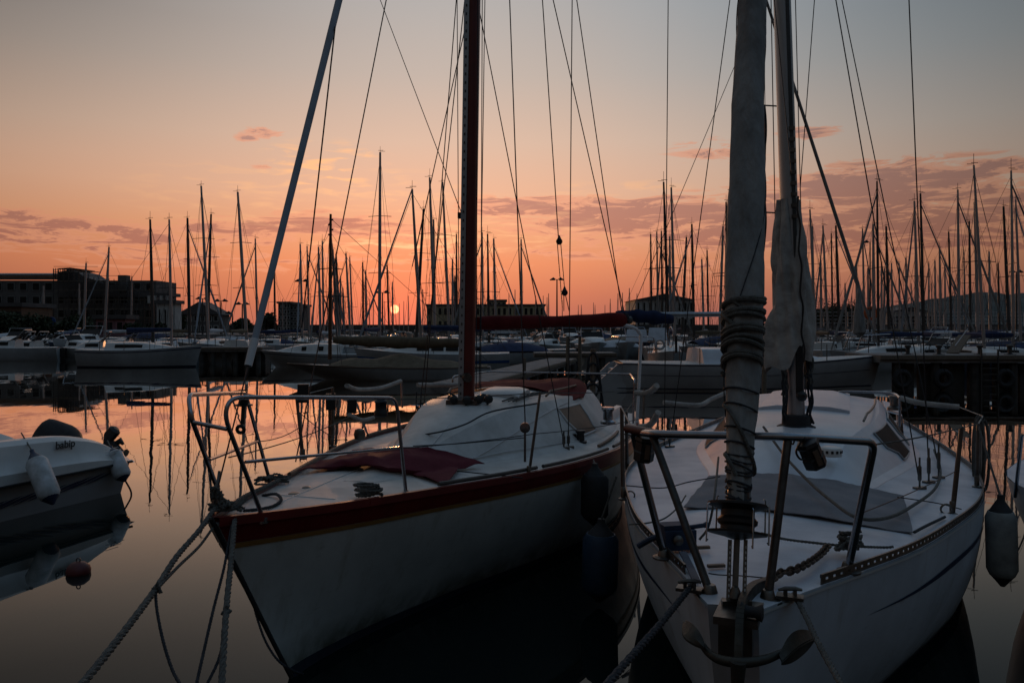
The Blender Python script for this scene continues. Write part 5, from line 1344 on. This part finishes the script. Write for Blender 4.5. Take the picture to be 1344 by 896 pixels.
# bollards/cleats on the pier, ramp
def bollard(loc, label, grp='bollards on the piers'):
    e = empty('bollard', loc, label, 'bollard', grp)
    MB().lathe(loc, [(.12,0),(.12,.03),(.07,.06),(.07,.25),(.12,.30),(.11,.36),(.03,.39)], 12).build('post', alu_dark, e); MB().box(Vector(loc)+Vector((0,0,.01)), (.3,.3,.03)).build('base_plate', alu_dark, e)
    return e
b0_ = bollard(Vector((P(1195,464,30).x,30.2,1.28)), 'iron bollard at the left end of the right-hand pier')
for px_, lb_ in ((1236,'iron bollard beside the wooden gangway on the right-hand pier'),(1290,'iron bollard right of the wooden gangway'),(1330,'iron bollard nearest the right edge of the picture')):
    copy_tree(b0_, (P(px_,464,30).x-b0_.location.x,0,0), lb_)
g_ = empty('gangway', Vector((P(1253,464,30).x,31,1.28)), 'pale wooden gangway tilted up on the right-hand pier', 'gangway')
MB().bar(Vector((P(1250,462,31).x,31,1.32)), Vector((P(1274,440,31).x,31.4,2.0)), .5, .05).build('plank', wood, g_); MB().bar(Vector((P(1250,455,31).x,30.8,1.6)), Vector((P(1274,434,31).x,31.2,2.25)), .03).build('handrail', alu, g_)
# mooring piles
def mpile(px_, ytop, d_, r_, label, loops=0):
    c = P(px_, ytop, d_); e = empty('mooring_pile', Vector((c.x, d_, 0)), label, 'mooring pile', 'wooden mooring piles')
    MB().tube([Vector((c.x, d_, -1)), Vector((c.x, d_, c.z*.5)), Vector((c.x+.01, d_, c.z))], [r_*1.05, r_, r_*.95], 10).build('post', wood, e)
    for k in range(loops):
        MB().tube([Vector((c.x+math.cos(q_)*(r_+.05+.03*k), d_-r_*.8, c.z-.35-.25*k+math.sin(q_)*(.28+.05*k))) for q_ in [2*math.pi*j/16 for j in range(17)]], .022, 6).build('rope_loop', ropedark, e)
    return e
mpile(778,458,15.5,.055,'thin mooring pile hung with rope loops right of the maroon tarpaulin',4)
mpile(1061,470,22,.08,'brown mooring pile just right of the right-hand mast')
mpile(1003,470,20,.06,'reddish mooring pile between the furled jib and the right-hand mast')
mpile(688,470,30,.07,'mooring pile beside the walkway pontoon')
mpile(745,441,40,.09,'pale post with bent top on the timber jetty, left one of two'); mpile(761,441,40,.09,'pale post with bent top on the timber jetty, right one of two')
# people-free: flat clutter boats without masts
def runabout(px_, d_, L_, ang, label, hullm=None, cover=None, screen=True, grp='small motorboats among the far rows', beam=2.1, fb_=.75):
    c = P(px_,430,d_); a = R(ang); bow = (c.x-math.sin(a)*L_/2, d_-math.cos(a)*L_/2)
    B = simple_boat('b', bow, ang, L_, beam, fb_, over=.6, transom=.9)
    r = empty('motorboat', Vector((c.x, d_, 0)), label, 'motorboat', grp)
    B.hull_mesh(12,6).build('hull', hullm or gel_far, r); B.deck_mesh(10,4).build('deck', deck_white, r)
    if cover:
        rows = [[B.w(L_*(.3+.65*i/8), B.hb(L_*(.3+.65*i/8))*(-1+2*j/6)*.97, B.sheer(2)+.05+(.55*math.sin(math.pi*(.15+.7*i/8)))*(1-abs(-1+2*j/6)**2)) for j in range(7)] for i in range(9)]
        MB().slab(rows, .03).build('cover', cover, r)
    else:
        cb, _ = cabin(B, r, L_*.22, L_*.62, beam*.8, .55, wins=1)
        if screen:
            MB().grid([[B.w(L_*.55, x*beam*.34, fb_+.45), B.w(L_*.68, x*beam*.32, fb_+1.0)] for x in (-1,-.5,0,.5,1)]).build('windscreen', window_dark, r)
            bent(B.w(L_*.62,-beam*.36,fb_+.5), B.w(L_*.7,-beam*.34,fb_+1.25), B.w(L_*.7,beam*.34,fb_+1.25), B.w(L_*.62,beam*.36,fb_+.5), parent=r, name='roll_bar', r=.03, seg=6)
    m = MB().box(B.w(L_+.15,0,.55), (.35,.35,.6), ax=(B.S,B.D,Vector((0,0,1)))).box(B.w(L_+.12,0,.1), (.14,.2,.6), ax=(B.S,B.D,Vector((0,0,1)))); m.build('outboard_motor', black, r)
    return r, B
runabout(8,56,7.0,78,'white runabout with raked windscreen at the far left edge',fb_=.9)
runabout(40,60,5.0,85,'grey open boat right of the far-left runabout', hull_cream)
runabout(78,66,5,35,'small boat under a pale humped cover at the left', cover=cloth_white)
runabout(104,62,4.5,-70,'small white boat with black outboard left of the broadside sailboat')
runabout(125,58,5.0,70,'white boat behind the stern of the left broadside sailboat')
runabout(160,66,6.0,80,'pale boat before the small pink building', cover=None)
runabout(235,64,5.5,88,'boat under a long white awning behind the left broadside sailboat', cover=cloth_white, beam=2.6)
runabout(290,60,6.5,88,'boat under a grey-white awning above the concrete pier', cover=cloth_white, beam=2.6, fb_=1.0)
runabout(352,70,5.0,60,'boat with blue cover right of the leaning furled jib', cover=cloth_blue)
runabout(600,60,6.0,80,'white boat just left of the maroon mast in the far rows')
runabout(655,50,6.5,75,'boat under a navy cover below the maroon boom', cover=cloth_blue, beam=2.4)
runabout(690,57,7.0,80,'white boat right of the navy-covered one below the maroon boom')
runabout(720,70,5.0,30,'small white boat above the jetty posts'); runabout(770,80,6.0,85,'white boat before the breakwater below the boom end')
runabout(800,62,5.0,70,'white boat left of the white sprayhood', cover=cloth_white); runabout(690,85,6,85,'pale boat farthest back below the maroon boom', hull_cream)
runabout(930,52,5.5,80,'blue-covered boat left of the wrapped furled jib', cover=cloth_blue, beam=2.6, fb_=1.1)
runabout(1085,55,6.0,85,'white boat right of the canvas mast cover'); runabout(1180,60,6.5,88,'white boat with dark windscreen above the cruising sloop bow')
runabout(1215,42,5.0,80,'small cabin boat behind the right-hand pier'); runabout(1245,70,6.0,88,'pale boat behind the gangway', hull_cream)
runabout(1300,40,6.0,85,'boat under a long navy cover right of the gangway', cover=cloth_blue, beam=2.4, fb_=1.0); runabout(1335,55,5.0,75,'small white boat nearest the right edge')
runabout(1120,75,6.0,85,'white boat in the rear row above the cruising sloop bow'); runabout(560,75,6.0,85,'white boat behind the tan sail cover')
runabout(20,62,6.0,85,'dim white boat in the back row at far left'); runabout(60,70,6.0,80,'dim boat behind the humped cover at the left', hull_cream)
EXTRA = []
rnd = random.Random(77)
for k in range(44):
    px_ = rnd.choice([rnd.uniform(0,230), rnd.uniform(360,840), rnd.uniform(640,840), rnd.uniform(1060,1340)]); EXTRA.append((px_, rnd.uniform(62,125), rnd.uniform(4.5,8), rnd.choice((rnd.uniform(60,100), rnd.uniform(-20,20))), rnd.choice([None,None,cloth_blue,cloth_white,cloth_tan]), rnd.choice([gel_far, hull_cream, hull_grey, hull_navy]), rnd.uniform(.7,1.2)))
EXTRA.sort(key=lambda q_: q_[0])
# a partly seen hull at the right edge
B = simple_boat('b', (4.15,5.6), 48, 7.0, 2.4, .9); B.b = Vector((3.72,5.35,0))
r0 = empty('edge_boat', B.w(2,0,0), 'sliver of a blue-grey hull cut by the right edge of the picture', 'boat'); B.hull_mesh(16,8).build('hull', hull_blue, r0); B.deck_mesh(10,5).build('deck', deck_blue, r0)
bent(B.w(.9,-.55,.95), B.w(.6,-.42,1.5), B.w(-.1,-.05,1.52), B.w(.6,.42,1.5), B.w(.9,.55,.95), parent=r0, name='pulpit_rail')

# ================================================================== the far rows: one sailboat per mast
MASTS = [  # x at base, x at top, y of top, kind (0 alu, 1 dark), furled jib direction (-1 left, 1 right, 0 none)
(57,57,375,0,0),(104,104,372,0,0),(110,113,345,0,0),(137,143,324,0,-1),(172,173,363,0,0),(201,197,288,1,0),(249,246,286,1,1),
(274,264,244,0,0),(272,277,281,1,0),(324,312,252,0,0),(338,335,313,0,-1),(361,360,347,1,0),(397,394,320,0,0),(406,403,323,0,1),(421,418,324,0,0),
(425,423,316,0,0),(442,437,327,0,0),(446,441,333,1,0),(460,454,332,0,-1),(463,459,337,0,0),(447,447,365,0,0),(452,450,378,0,0),(477,476,344,1,1),(481,480,355,0,0),
(498,499,200,0,0),(511,508,348,1,0),(516,515,370,0,0),(546,556,274,1,0),(571,564,233,0,0),(571,569,288,0,0),(590,581,239,0,0),(600,599,307,1,0),(594,594,340,0,0),(597,597,362,1,0),
(624,623,300,0,0),(634,633,305,0,-1),(642,640,307,1,0),(651,648,313,0,1),(685,684,314,0,1),(855,854,307,1,0),(864,862,304,0,1),(870,868,303,1,0),(878,871,239,1,0),(886,881,246,0,0),
(880,879,310,0,0),(895,901,311,1,0),(911,908,294,1,-1),(924,921,340,0,0),(930,928,328,1,0),(944,949,297,0,0),(950,958,252,0,0),(955,953,265,1,0),(1071,1063,275,0,0),(1068,1066,297,0,0),
(1087,1080,296,0,0),(1093,1091,306,1,0),(1102,1097,296,1,1),(1125,1124,348,0,0),(1135,1132,300,0,0),(1147,1146,294,0,1),(1153,1151,238,1,-1),(1167,1163,297,1,1),(1172,1170,345,0,0),(1181,1180,345,0,0),(1190,1189,338,0,0),
(1111,1109,372,0,0),(1157,1157,345,0,0),(1206,1200,264,0,0),(1213,1208,254,1,1),(1202,1201,335,0,0),(1219,1219,345,0,0),(1228,1227,342,0,0),(1235,1233,325,0,1),(1249,1245,304,1,0),(1259,1257,249,0,1),
(1267,1265,330,0,0),(1274,1272,290,1,0),(1292,1278,217,0,0),(1284,1279,265,0,0),(1325,1317,271,1,0),(1330,1327,224,0,1),(1340,1333,262,0,0),(1241,1240,347,0,0),(1300,1298,330,0,0),(1312,1310,345,1,0),
(1140,1139,352,0,0),(1078,1077,340,0,0),(1160,1161,352,0,0)]
FARM = [(703,388),(713,388),(718,390),(720,385),(738,394),(759,400),(763,400),(779,397),(781,400),(794,400),(801,392),(811,385),(817,384),(826,378),(836,385),(530,395),(536,388),(524,398),(485,392),(490,390),(430,392),(436,388),(371,392),(376,396),(1118,385),(1132,380),(1196,372),(1223,370),(1253,372),(1180,378),(555,380),(604,392),(668,385),(676,380),(505,395),(640,365)]
placed = [(-21,47,4.5,3),(-10,44,5,2.5),(-5,35.2,5,2.5),(-1,39,5,2.5),(9,30,6.5,3),(-12,34.4,2.3,2.5),(3,46,4,2),(20,31,9,2)]
def clash(x, y, hx, hy):
    s_ = 0
    for (a, b, c, d) in placed:
        ox = hx+c-abs(x-a); oy = hy+d-abs(y-b)
        if ox > 0 and oy > 0: s_ += min(ox, oy)
    return s_
ORD = ['leftmost','second','third','fourth','fifth','sixth','seventh','eighth','ninth','tenth','eleventh','twelfth','thirteenth','fourteenth','fifteenth','sixteenth','seventeenth','eighteenth','nineteenth','twentieth','twenty-first','twenty-second','twenty-third','twenty-fourth','twenty-fifth','twenty-sixth']
ZONES = [(0,190,'the scaffolded building'),(190,335,'the hipped house'),(335,430,'the grey tower block'),(430,518,'the gap left of the low sun'),(518,560,'the gap right of the low sun'),(560,612,'the long low building left half'),(612,700,'the low building right half'),(700,840,'the open breakwater'),(840,965,'the gabled shed'),(1040,1130,'the three dark trees'),(1130,1195,'the white-roofed far shore'),(1195,1260,'the left slope of the blue hill'),(1260,1345,'the right slope of the blue hill')]
entries = [(xb,xt,yt,k,f,False) for xb,xt,yt,k,f in MASTS]+[(x,x,y,0,0,True) for x,y in FARM]
entries.sort(key=lambda e_: e_[0])
zcount = {}
def zone(x):
    for i, (a, b, n_) in enumerate(ZONES):
        if a <= x < b: return i
    return len(ZONES)-1
COVERS = [('blue-covered', cloth_blue), ('tan-covered', cloth_tan), ('white-covered', cloth_white), ('bare', None), ('blue-covered', cloth_blue)]
order = sorted(range(len(entries)), key=lambda i: entries[i][2])
info = {}
rnd = random.Random(21)
for i in order:
    xb, xt, yt, k, f, far = entries[i]
    best = None
    for trial in range(40):
        H = lerp(8.2, 14.5, (trial/39)) if not far else lerp(8,13,trial/39)
        H += rnd.uniform(-.2,.2)
        if yt < 260: H = max(H, 9.5)
        d_ = (H-CAMZ)*F/(HY-yt)
        x = (xb-CX)/F*d_; L_ = H*.72; hx, hy = H*.11, L_/2
        c = clash(x, d_, hx, hy)+.02*abs(H-10)+(5 if d_ > 128 and not far else 0)+(5 if (far and d_ > 255) else 0)
        if best is None or c < best[0]: best = (c, H, d_, x, L_, hx, hy)
    c, H, d_, x, L_, hx, hy = best; placed.append((x, d_, hx, hy)); info[i] = (H, d_, x, L_)
for i in range(len(entries)):
    xb, xt, yt, k, f, far = entries[i]; H, d_, x, L_ = info[i]
    zi = zone(xb); zcount[zi] = zcount.get(zi, 0)+1
    cn, cm = rnd.choice(COVERS); dark = k == 1
    hn, hmt = rnd.choice([('white', gel_far), ('white', gel_far), ('grey', hull_grey), ('cream', hull_cream), ('navy', hull_navy)])
    ordw = ORD[zcount[zi]-1]
    lab = f"{'tiny ' if far else ''}{hn} sailboat, {'dark' if dark else 'pale'} mast {ordw} from left before {ZONES[zi][2]}"
    lab = lab.replace(' the long low building left half', ' the left half of the low building').replace('before the gap', 'in the gap')
    if ordw == 'leftmost': lab = lab.replace('leftmost from left', 'leftmost')
    lab = lab.replace('the low building right half', 'the right half of the low building')
    toward = rnd.random() < .6 if not f else False
    ang = rnd.uniform(-7, 7)+(0 if rnd.random() < .5 else 180)
    if f: ang = (80 if f < 0 else -80)+rnd.uniform(-6,6); 
    beam = L_*.29; fb_ = .09*L_+.25
    mt_ = L_*.42; a = R(ang); bow = (x-math.sin(a)*mt_, d_-math.cos(a)*mt_)
    B = simple_boat('b', bow, ang, L_, beam, fb_, over=.6, transom=.75)
    r0 = empty('far_sailboat' if not far else 'distant_sailboat', Vector((x, d_, 0)), lab, 'sailboat', GROUP)
    nn = 12 if not far else 8
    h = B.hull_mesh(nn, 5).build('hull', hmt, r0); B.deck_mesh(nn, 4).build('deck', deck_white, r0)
    cabin(B, r0, L_*.22, L_*.68, beam*.72, .42, k=5, wins=1) if not far else MB().box(B.w(L_*.48,0,fb_+.2), (beam*.6,L_*.36,.4), ax=(B.S,B.D,Vector((0,0,1)))).build('cabin', gel_white, r0)
    am = Vector((x, d_, fb_+.3)); ztop = CAMZ+(HY-yt)/F*d_; bm_ = Vector(((xt-CX)/F*d_, d_, ztop))
    mr = min(.17, max(.07, ((3.3 if yt < 300 else 2.5)+1.2*rnd.random())*d_/F*.5)) if not far else .12
    o = tri_mast(r0, am, bm_, mr, alu_dark if dark else alu)
    side = B.S
    if not far:
        spreaders(o, am, bm_, (.48,) if H < 11 else (.36,.66), .75, side, .02)
        masthead(r0, bm_, rnd, Vector((1,0,0)))
        bh = am+Vector((0,0,.75)); be = B.w(L_*.80,0,fb_+1.05)
        MB().tube([bh, bh.lerp(be,.3), be], [.09,.17,.09] if cm else [.05,.05,.05], 7).build('sail_cover' if cm else 'boom', cm or alu, r0)
        rigging(r0, B, am, bm_, B.w(.1,0,fb_*1.25), B.w(L_-.1,0,fb_), .007+.00005*d_, None)
        if f or rnd.random() < .3:
            bw = B.w(.12,0,fb_*1.25+.05); tp_ = am.lerp(bm_,.93); MB().tube([bw, bw.lerp(tp_,.2), tp_], [.04,.085,.035], 6).build('furled_jib', canvas_grey if rnd.random() < .6 else jib_pale, r0)
        m = MB()
        for t_ in (.25,.5,.75,.97):
            for sd in (-1,1): m.bar(B.w(L_*t_, sd*B.hb(L_*t_)*.95, B.sheer(L_*t_)), B.w(L_*t_, sd*B.hb(L_*t_)*.95, B.sheer(L_*t_)+.6), .03)
        for sd in (-1,1):
            m.tube([B.w(L_*t_, sd*B.hb(L_*t_)*.95, B.sheer(L_*t_)+.6) for t_ in (.02,.25,.5,.75,.97)], .014, 4)
        m.build('guard_rail', wirefar, r0)
    else:
        m = MB().tube([B.w(.1,0,fb_), bm_, B.w(L_,0,fb_)], .016, 4).build('rigging', wirefar, r0)

ezc = {}
for (px_, d_, L_, ang, cov, hm__, fb_) in EXTRA:
    zi = zone(px_); ezc[zi] = ezc.get(zi, 0)+1
    cn = {None:'open', cloth_blue:'blue-covered', cloth_white:'white-covered', cloth_tan:'tan-covered'}[cov]
    lab = f"{cn} motorboat, {ORD[ezc[zi]-1]} from left in the rear rows before {ZONES[zi][2]}".replace('leftmost from left','leftmost').replace('before the gap','in the gap').replace('the long low building left half','the low building left half').replace('in the rear rows ','in the rear ') 
    runabout(px_, d_, L_, ang, lab, hm__, cov, beam=2.5, fb_=fb_, grp='low motorboats in the rear rows')
# ================================================================== breakwater, shore, buildings
m = MB().box((0,262,1.0), (1400,6,3.1)); brk = m.build('breakwater_quay', concrete, loc=(0,262,0)); tag(brk, kind='structure')
ls = MB().box((-360,640,.2), (1500,740,1.6)).build('ground', material('ground_earth',(.10,.09,.075),.9,scale=.05), smooth=False, loc=(-360,640,0)); tag(ls, kind='structure')
ql = MB().box((-88,150,.2), (90,50,2.0)).build('quay_left', concrete, smooth=False, loc=(-88,150,0)); tag(ql, kind='structure')
# the fence rail on the breakwater at right
def rail_fence(x0, x1, y_, z0, h_, label, name='railing'):
    e = empty(name, Vector(((x0+x1)/2, y_, z0)), label, 'railing')
    for k in range(4): MB().bar((x0,y_,z0+h_*(k+1)/4), (x1,y_,z0+h_*(k+1)/4), .12).build('rail', white_paint, e)
    n_ = int((x1-x0)/2.0)
    for i in range(n_+1):
        c = lerp(x0,x1,i/n_); MB().bar((c,y_,z0), (c,y_,z0+h_), .13).build('post', white_paint, e)
rail_fence(P(1050,0,200).x, P(1375,0,200).x, 200, 2.6, 3.6, 'long white railing on the far quay at the right')
tag(MB().box((P(1215,0,200).x,203,1.2), (90,7,2.9)).build('far_quay', concrete, smooth=False), kind='structure')
tag(MB().box((P(770,0,150).x+0,258,2.8), (300,.5,1.0)).build('breakwater_wall', roofm, smooth=False), 'long low dark wall along the top of the breakwater below the boom end', 'wall')
def building(name, label, x0p, x1p, ytop, d_, depth, wallm, rows_=2, cols=8, gable=0, parapet=True, z0=1.0, wm=None, wfrac=.5):
    x0 = P(x0p,0,d_).x; x1 = P(x1p,0,d_).x; zt_ = P(0,ytop,d_).z; xc = (x0+x1)/2
    e = empty(name, Vector((xc, d_, z0)), label, 'building')
    w_ = MB().box((xc, d_+depth/2, (z0+zt_)/2), (x1-x0, depth, zt_-z0)).build('walls', wallm, e, smooth=False)
    if gable:
        zg = zt_+gable; m = MB(); o_ = .6
        vs = [(x0-o_,d_-o_,zt_-.1),(xc,d_-o_,zg),(x1+o_,d_-o_,zt_-.1),(x0-o_,d_+depth+o_,zt_-.1),(xc,d_+depth+o_,zg),(x1+o_,d_+depth+o_,zt_-.1)]
        m.add(vs, [(0,1,2),(5,4,3),(0,3,4,1),(1,4,5,2),(0,2,5,3)]); m.build('roof', roofm, e, smooth=False)
    elif parapet:
        MB().box((xc, d_+depth/2, zt_+.25), (x1-x0+.8, depth+.8, .6)).build('roof', roofm, e, smooth=False)
    H_ = zt_-z0; rh = H_/rows_
    for r_ in range(rows_):
        for c_ in range(cols):
            cx_ = x0+(x1-x0)*(c_+.5)/cols; cz = z0+rh*(r_+.55); ww = (x1-x0)/cols*wfrac; wh = rh*.5
            f_ = MB().box((cx_, d_-.06, cz), (ww+.3, .14, wh+.3)).build('window', wm or facade_pale, e, smooth=False)
            MB().box((cx_, d_-.14, cz), (ww, .06, wh)).build('pane', window_dark, f_, smooth=False)
    return e
# large scaffolded building at left
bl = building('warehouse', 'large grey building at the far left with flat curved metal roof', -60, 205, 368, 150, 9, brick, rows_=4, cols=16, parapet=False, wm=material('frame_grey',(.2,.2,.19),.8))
x0 = P(-60,0,150).x; x1 = P(78,0,150).x
rows = [[Vector((lerp(x0-1,x1,i/8), 149.4+j*1.0, P(0,368,150).z+.1+1.5*math.sin(math.pi*(.25+.55*j/10)))) for j in range(11)] for i in range(9)]
MB().slab(rows, .3).build('metal_roof', rooflight, bl)
m = MB(); xs = [(75,368),(76,357),(90,354),(102,357),(112,364),(124,367),(135,372),(150,374),(156,369),(160,374),(175,378),(205,384)]
pts = [P(a,b,149.5) for a, b in xs]; n_ = len(pts)
front = [p_ for p_ in pts]; back = [p_+Vector((0,8,0)) for p_ in pts]; basef = [Vector((p_.x,p_.y,8)) for p_ in pts]; baseb = [Vector((p_.x,p_.y+8,8)) for p_ in pts]
m.grid([basef, front, back, baseb]); m.add([basef[0],front[0],back[0],baseb[0]], [(0,1,2,3)]); m.build('upper_roof', roofm, bl, smooth=False)
m = MB().box(P(156,371,148)+Vector((0,2,0)), (1.6,1.6,3)).build('chimney', brick, bl)
sc0 = empty('scaffolding', P(140,430,147.5), 'scaffolding wrapped around the grey building at the left', 'scaffolding'); 
for k in range(7):
    z_ = 2.4+k*1.7; xe = P((222,222,222,222,200,165,128)[k],0,147).x; xs_ = P(70,0,147).x
    MB().box(((xs_+xe)/2, 147.6, z_), (xe-xs_, 1.0, .10)).build('platform', wood, sc0)
    MB().bar((xs_,147.1,z_+1), (xe,147.1,z_+1), .07).build('guard_rail', alu_dark, sc0)
for k in range(24):
    x_ = lerp(P(70,0,147).x, P(222,0,147).x, k/23); MB().bar((x_,147.1,1), (x_,147.1, P(0,table([(0,352),(4,354),(10,366),(16,374),(23,387)])(k)+rnd.uniform(-3,2),147).z), .10).build('standard', alu_dark, sc0)
m = MB(); 
m.slab([[P(76,352,149),P(76,352,149)+Vector((0,9,0))],[P(92,351,149),P(92,351,149)+Vector((0,9,0))]], .1)
for k in range(9): m.bar(P(70+k*3.0,366,149), P(70+k*3.0,352,149), .10)
for k in range(3): m.bar(P(70,354+k*5,149), P(94,352+k*6,149), .10)
m.build('roof_scaffold', alu_dark, sc0)
building('waterside_block', 'pale concrete block with open colonnade top right of the scaffolding', 206, 229, 398, 140, 3, facade_pale, rows_=1, cols=3, wfrac=.25)
e = empty('rooftop_canopy', P(215,390,141), 'flat roof canopy on posts above the pale concrete block', 'canopy')
MB().box(P(208,387,143)+Vector((0,1,0)), (5.5,4,.6)).build('slab', roofm, e); 
for px_ in (196,204,212,220): MB().bar(P(px_,398,142), P(px_,388,142), .45).build('column', facade_pale, e)
building('pink_hut', 'small pink building with dark doors near the water at the left', 126, 164, 418, 112, 3, facade_pink, rows_=1, cols=3, wm=facade_pink)
building('glazed_pavilion', 'low glazed pavilion glowing brown at the far left edge', -10, 28, 402, 118, 8, window_amber, rows_=1, cols=7, wm=alu_dark, wfrac=.7)
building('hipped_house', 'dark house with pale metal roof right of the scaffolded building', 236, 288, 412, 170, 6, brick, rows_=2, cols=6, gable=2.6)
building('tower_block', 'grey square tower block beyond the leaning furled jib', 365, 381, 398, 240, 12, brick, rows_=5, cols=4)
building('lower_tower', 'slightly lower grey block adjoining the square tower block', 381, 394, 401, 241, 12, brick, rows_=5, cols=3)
building('harbour_office', 'long low tan building with many windows behind the maroon mast', 560, 715, 401, 280, 20, facade_tan, rows_=2, cols=22, wm=facade_tan)
building('office_penthouse', 'raised flat-roofed centre storey on the long low tan building', 640, 664, 395, 282, 10, facade_tan, rows_=1, cols=4, z0=9, wm=facade_tan)
building('gabled_shed', 'grey gabled shed behind the cluster of masts right of the boom', 834, 911, 393, 270, 24, facade_pale, rows_=2, cols=10, gable=2.0, wm=facade_pale, wfrac=.3)
building('shore_building', 'white-roofed low building at the foot of the blue hill', 1165, 1225, 410, 420, 20, facade_pale, rows_=1, cols=8, gable=3)
building('shore_shed', 'long pale shed beyond the railing right of the canvas mast cover', 1062, 1160, 407, 300, 18, facade_pale, rows_=1, cols=12)
# lamp posts
def lamp(px_, ytop, d_, label, heads=2, name='street_lamp'):
    c = P(px_,ytop,d_); e = empty(name, Vector((c.x,d_,2.0)), label, 'street lamp', 'tall quayside street lamps')
    s_ = d_/F
    MB().tube([Vector((c.x,d_,-1.5)), Vector((c.x,d_,c.z))], [1.5*s_, .8*s_], 8).build('pole', wirefar, e)
    sg = (-1,1) if heads == 2 else (-1,)
    for sd in sg:
        m = MB().bar(Vector((c.x,d_,c.z)), Vector((c.x+sd*3*s_,d_,c.z+.4*s_)), .8*s_); o = m.build('arm', wirefar, e)
        MB().tube([Vector((c.x+sd*2.2*s_,d_,c.z)), Vector((c.x+sd*4.5*s_,d_,c.z+1.2*s_)), Vector((c.x+sd*9.5*s_,d_,c.z-.4*s_))], [1.0*s_, 2.1*s_, .5*s_], 8).build('lamp_head', wirefar, e)
for a in ((731,367,95,'double-headed lamp post above the maroon boom',2),(396,369,95,'double-headed lamp post before the grey tower block',2),(502,384,120,'small double lamp post left of the low sun',2),
          (1142,318,60,'single-headed lamp post right of the slanting furled jib',1),(266,392,130,'small double lamp post over the hipped house',2),(290,395,130,'lamp post at the right end of the hipped house',2),(318,399,130,'lamp post by the round tree',2),(305,411,130,'short lamp post between house and round tree',1),(1334,357,100,'small lamp post near the right edge',2)):
    lamp(*a)
# signs, life ring, posts
for px_, py_, nm in ((40,424,'leftmost of two round blue signs on the far left shore'),(68,421,'right one of two round blue signs on the far left shore')):
    e = empty('blue_sign', P(px_,436,108), nm, 'sign'); MB().lathe(P(px_,py_,108), [(.55,0),(.55,.06)], 16, axis=Vector((0,-1,0))).build('disc', sign_blue, e); MB().bar(P(px_,438,108.1), P(px_,424,108.1), .1).build('post', alu_dark, e)
e = empty('life_ring', P(1143,421,58), 'orange life ring on a post right of the slanting furled jib', 'life ring')
MB().torus(P(1143,411,58), .42, .11, ax=Vector((0,1,0)), seg=18).build('ring', orange, e); MB().bar(P(1146,432,58.2), P(1146,402,58.2), .12).build('post', alu_dark, e)
# slim buoy-like bird silhouettes left out; trees
def tree(px_, ytop, ybase, d_, wpx, label, seed):
    rnd = random.Random(seed); b_ = P(px_,ybase,d_); t_ = P(px_,ytop,d_); w_ = wpx/F*d_/2; H_ = t_.z-1.0
    e = empty('tree', Vector((b_.x,d_,1.0)), label, 'tree', 'shore trees')
    m = MB().tube([Vector((b_.x,d_,1)), Vector((b_.x+.1,d_,1+H_*.5)), Vector((b_.x,d_,1+H_*.8))], [.3,.2,.06], 7)
    for k in range(7):
        a = rnd.uniform(0,6.28); st_ = Vector((b_.x,d_,1+H_*rnd.uniform(.3,.6))); m.tube([st_, st_+Vector((math.cos(a)*w_*.6, math.sin(a)*w_*.6, H_*.25))], [.1,.03], 5)
    m.build('trunk', bark, e)
    m = MB(); cl = [(Vector((b_.x+rnd.uniform(-.7,.7)*w_, d_+rnd.uniform(-.6,.6)*w_, 1+H_*rnd.uniform(.35,.85))), rnd.uniform(.25,.5)*w_) for k in range(16)]
    for c_, r_ in cl:
        for q_ in range(150):
            v = Vector((rnd.gauss(0,1), rnd.gauss(0,1), rnd.gauss(0,.8))); v = v.normalized()*r_*rnd.uniform(.5,1.1); p_ = c_+v; s_ = rnd.uniform(.10,.24)
            u_ = Vector((rnd.uniform(-1,1), rnd.uniform(-1,1), rnd.uniform(-1,1))).normalized()*s_; w2 = u_.cross(Vector((rnd.uniform(-1,1),.3,rnd.uniform(-1,1)))).normalized()*s_
            m.add([p_-u_, p_+w2, p_+u_, p_-w2], [(0,1,2,3)])
    m.build('crown', foliage, e, smooth=False)
for a in ((238,410,432,150,12,'low tree right of the pale concrete block',1),(316,419,432,140,28,'round dark tree right of the hipped house',2),(350,410,434,120,26,'dark tree left of the grey tower block',3),
          (12,412,436,105,50,'dark tree at the far left edge of the shore',4),(48,416,436,104,44,'dark tree behind the blue signs',5),(95,417,436,106,50,'broad dark tree before the scaffolding',6),(178,424,438,106,26,'small tree beside the pink building',7),(208,424,438,110,22,'small tree before the pale concrete block',8),
          (1070,396,430,210,34,'dark tree right of the canvas mast cover, leftmost of three',9),(1092,392,430,215,36,'dark tree right of the canvas mast cover, middle of three',10),(1118,395,430,220,34,'dark tree right of the canvas mast cover, right one of three',11)):
    tree(*a)
# hills
def ridge(pts, d_, depth, name):
    rows = []; fine = []
    f_ = table(pts); x = pts[0][0]
    while x <= pts[-1][0]:
        y = f_(x)+1.6*mnoise.noise(Vector((x*.07, d_*.01, 0)))+.8*mnoise.noise(Vector((x*.35,3,d_)))
        c = P(x, y, d_); rows.append([Vector((c.x,d_-depth,0)), Vector((c.x,d_-depth*.5,max(0,c.z*.55))), c, Vector((c.x,d_+depth,0))]); x += 2.5
    return tag(MB().grid(rows).build(name, hillm, None), kind='structure')
ridge([(1000,424),(1100,412),(1180,400),(1220,393),(1262,387),(1290,383),(1325,386),(1360,382),(1450,376),(1560,380),(1700,410)], 1700, 350, 'hill')
ridge([(-700,424),(-300,418),(200,424),(400,427),(800,428),(1000,427),(1300,415),(1500,420)], 2600, 300, 'far_hills')
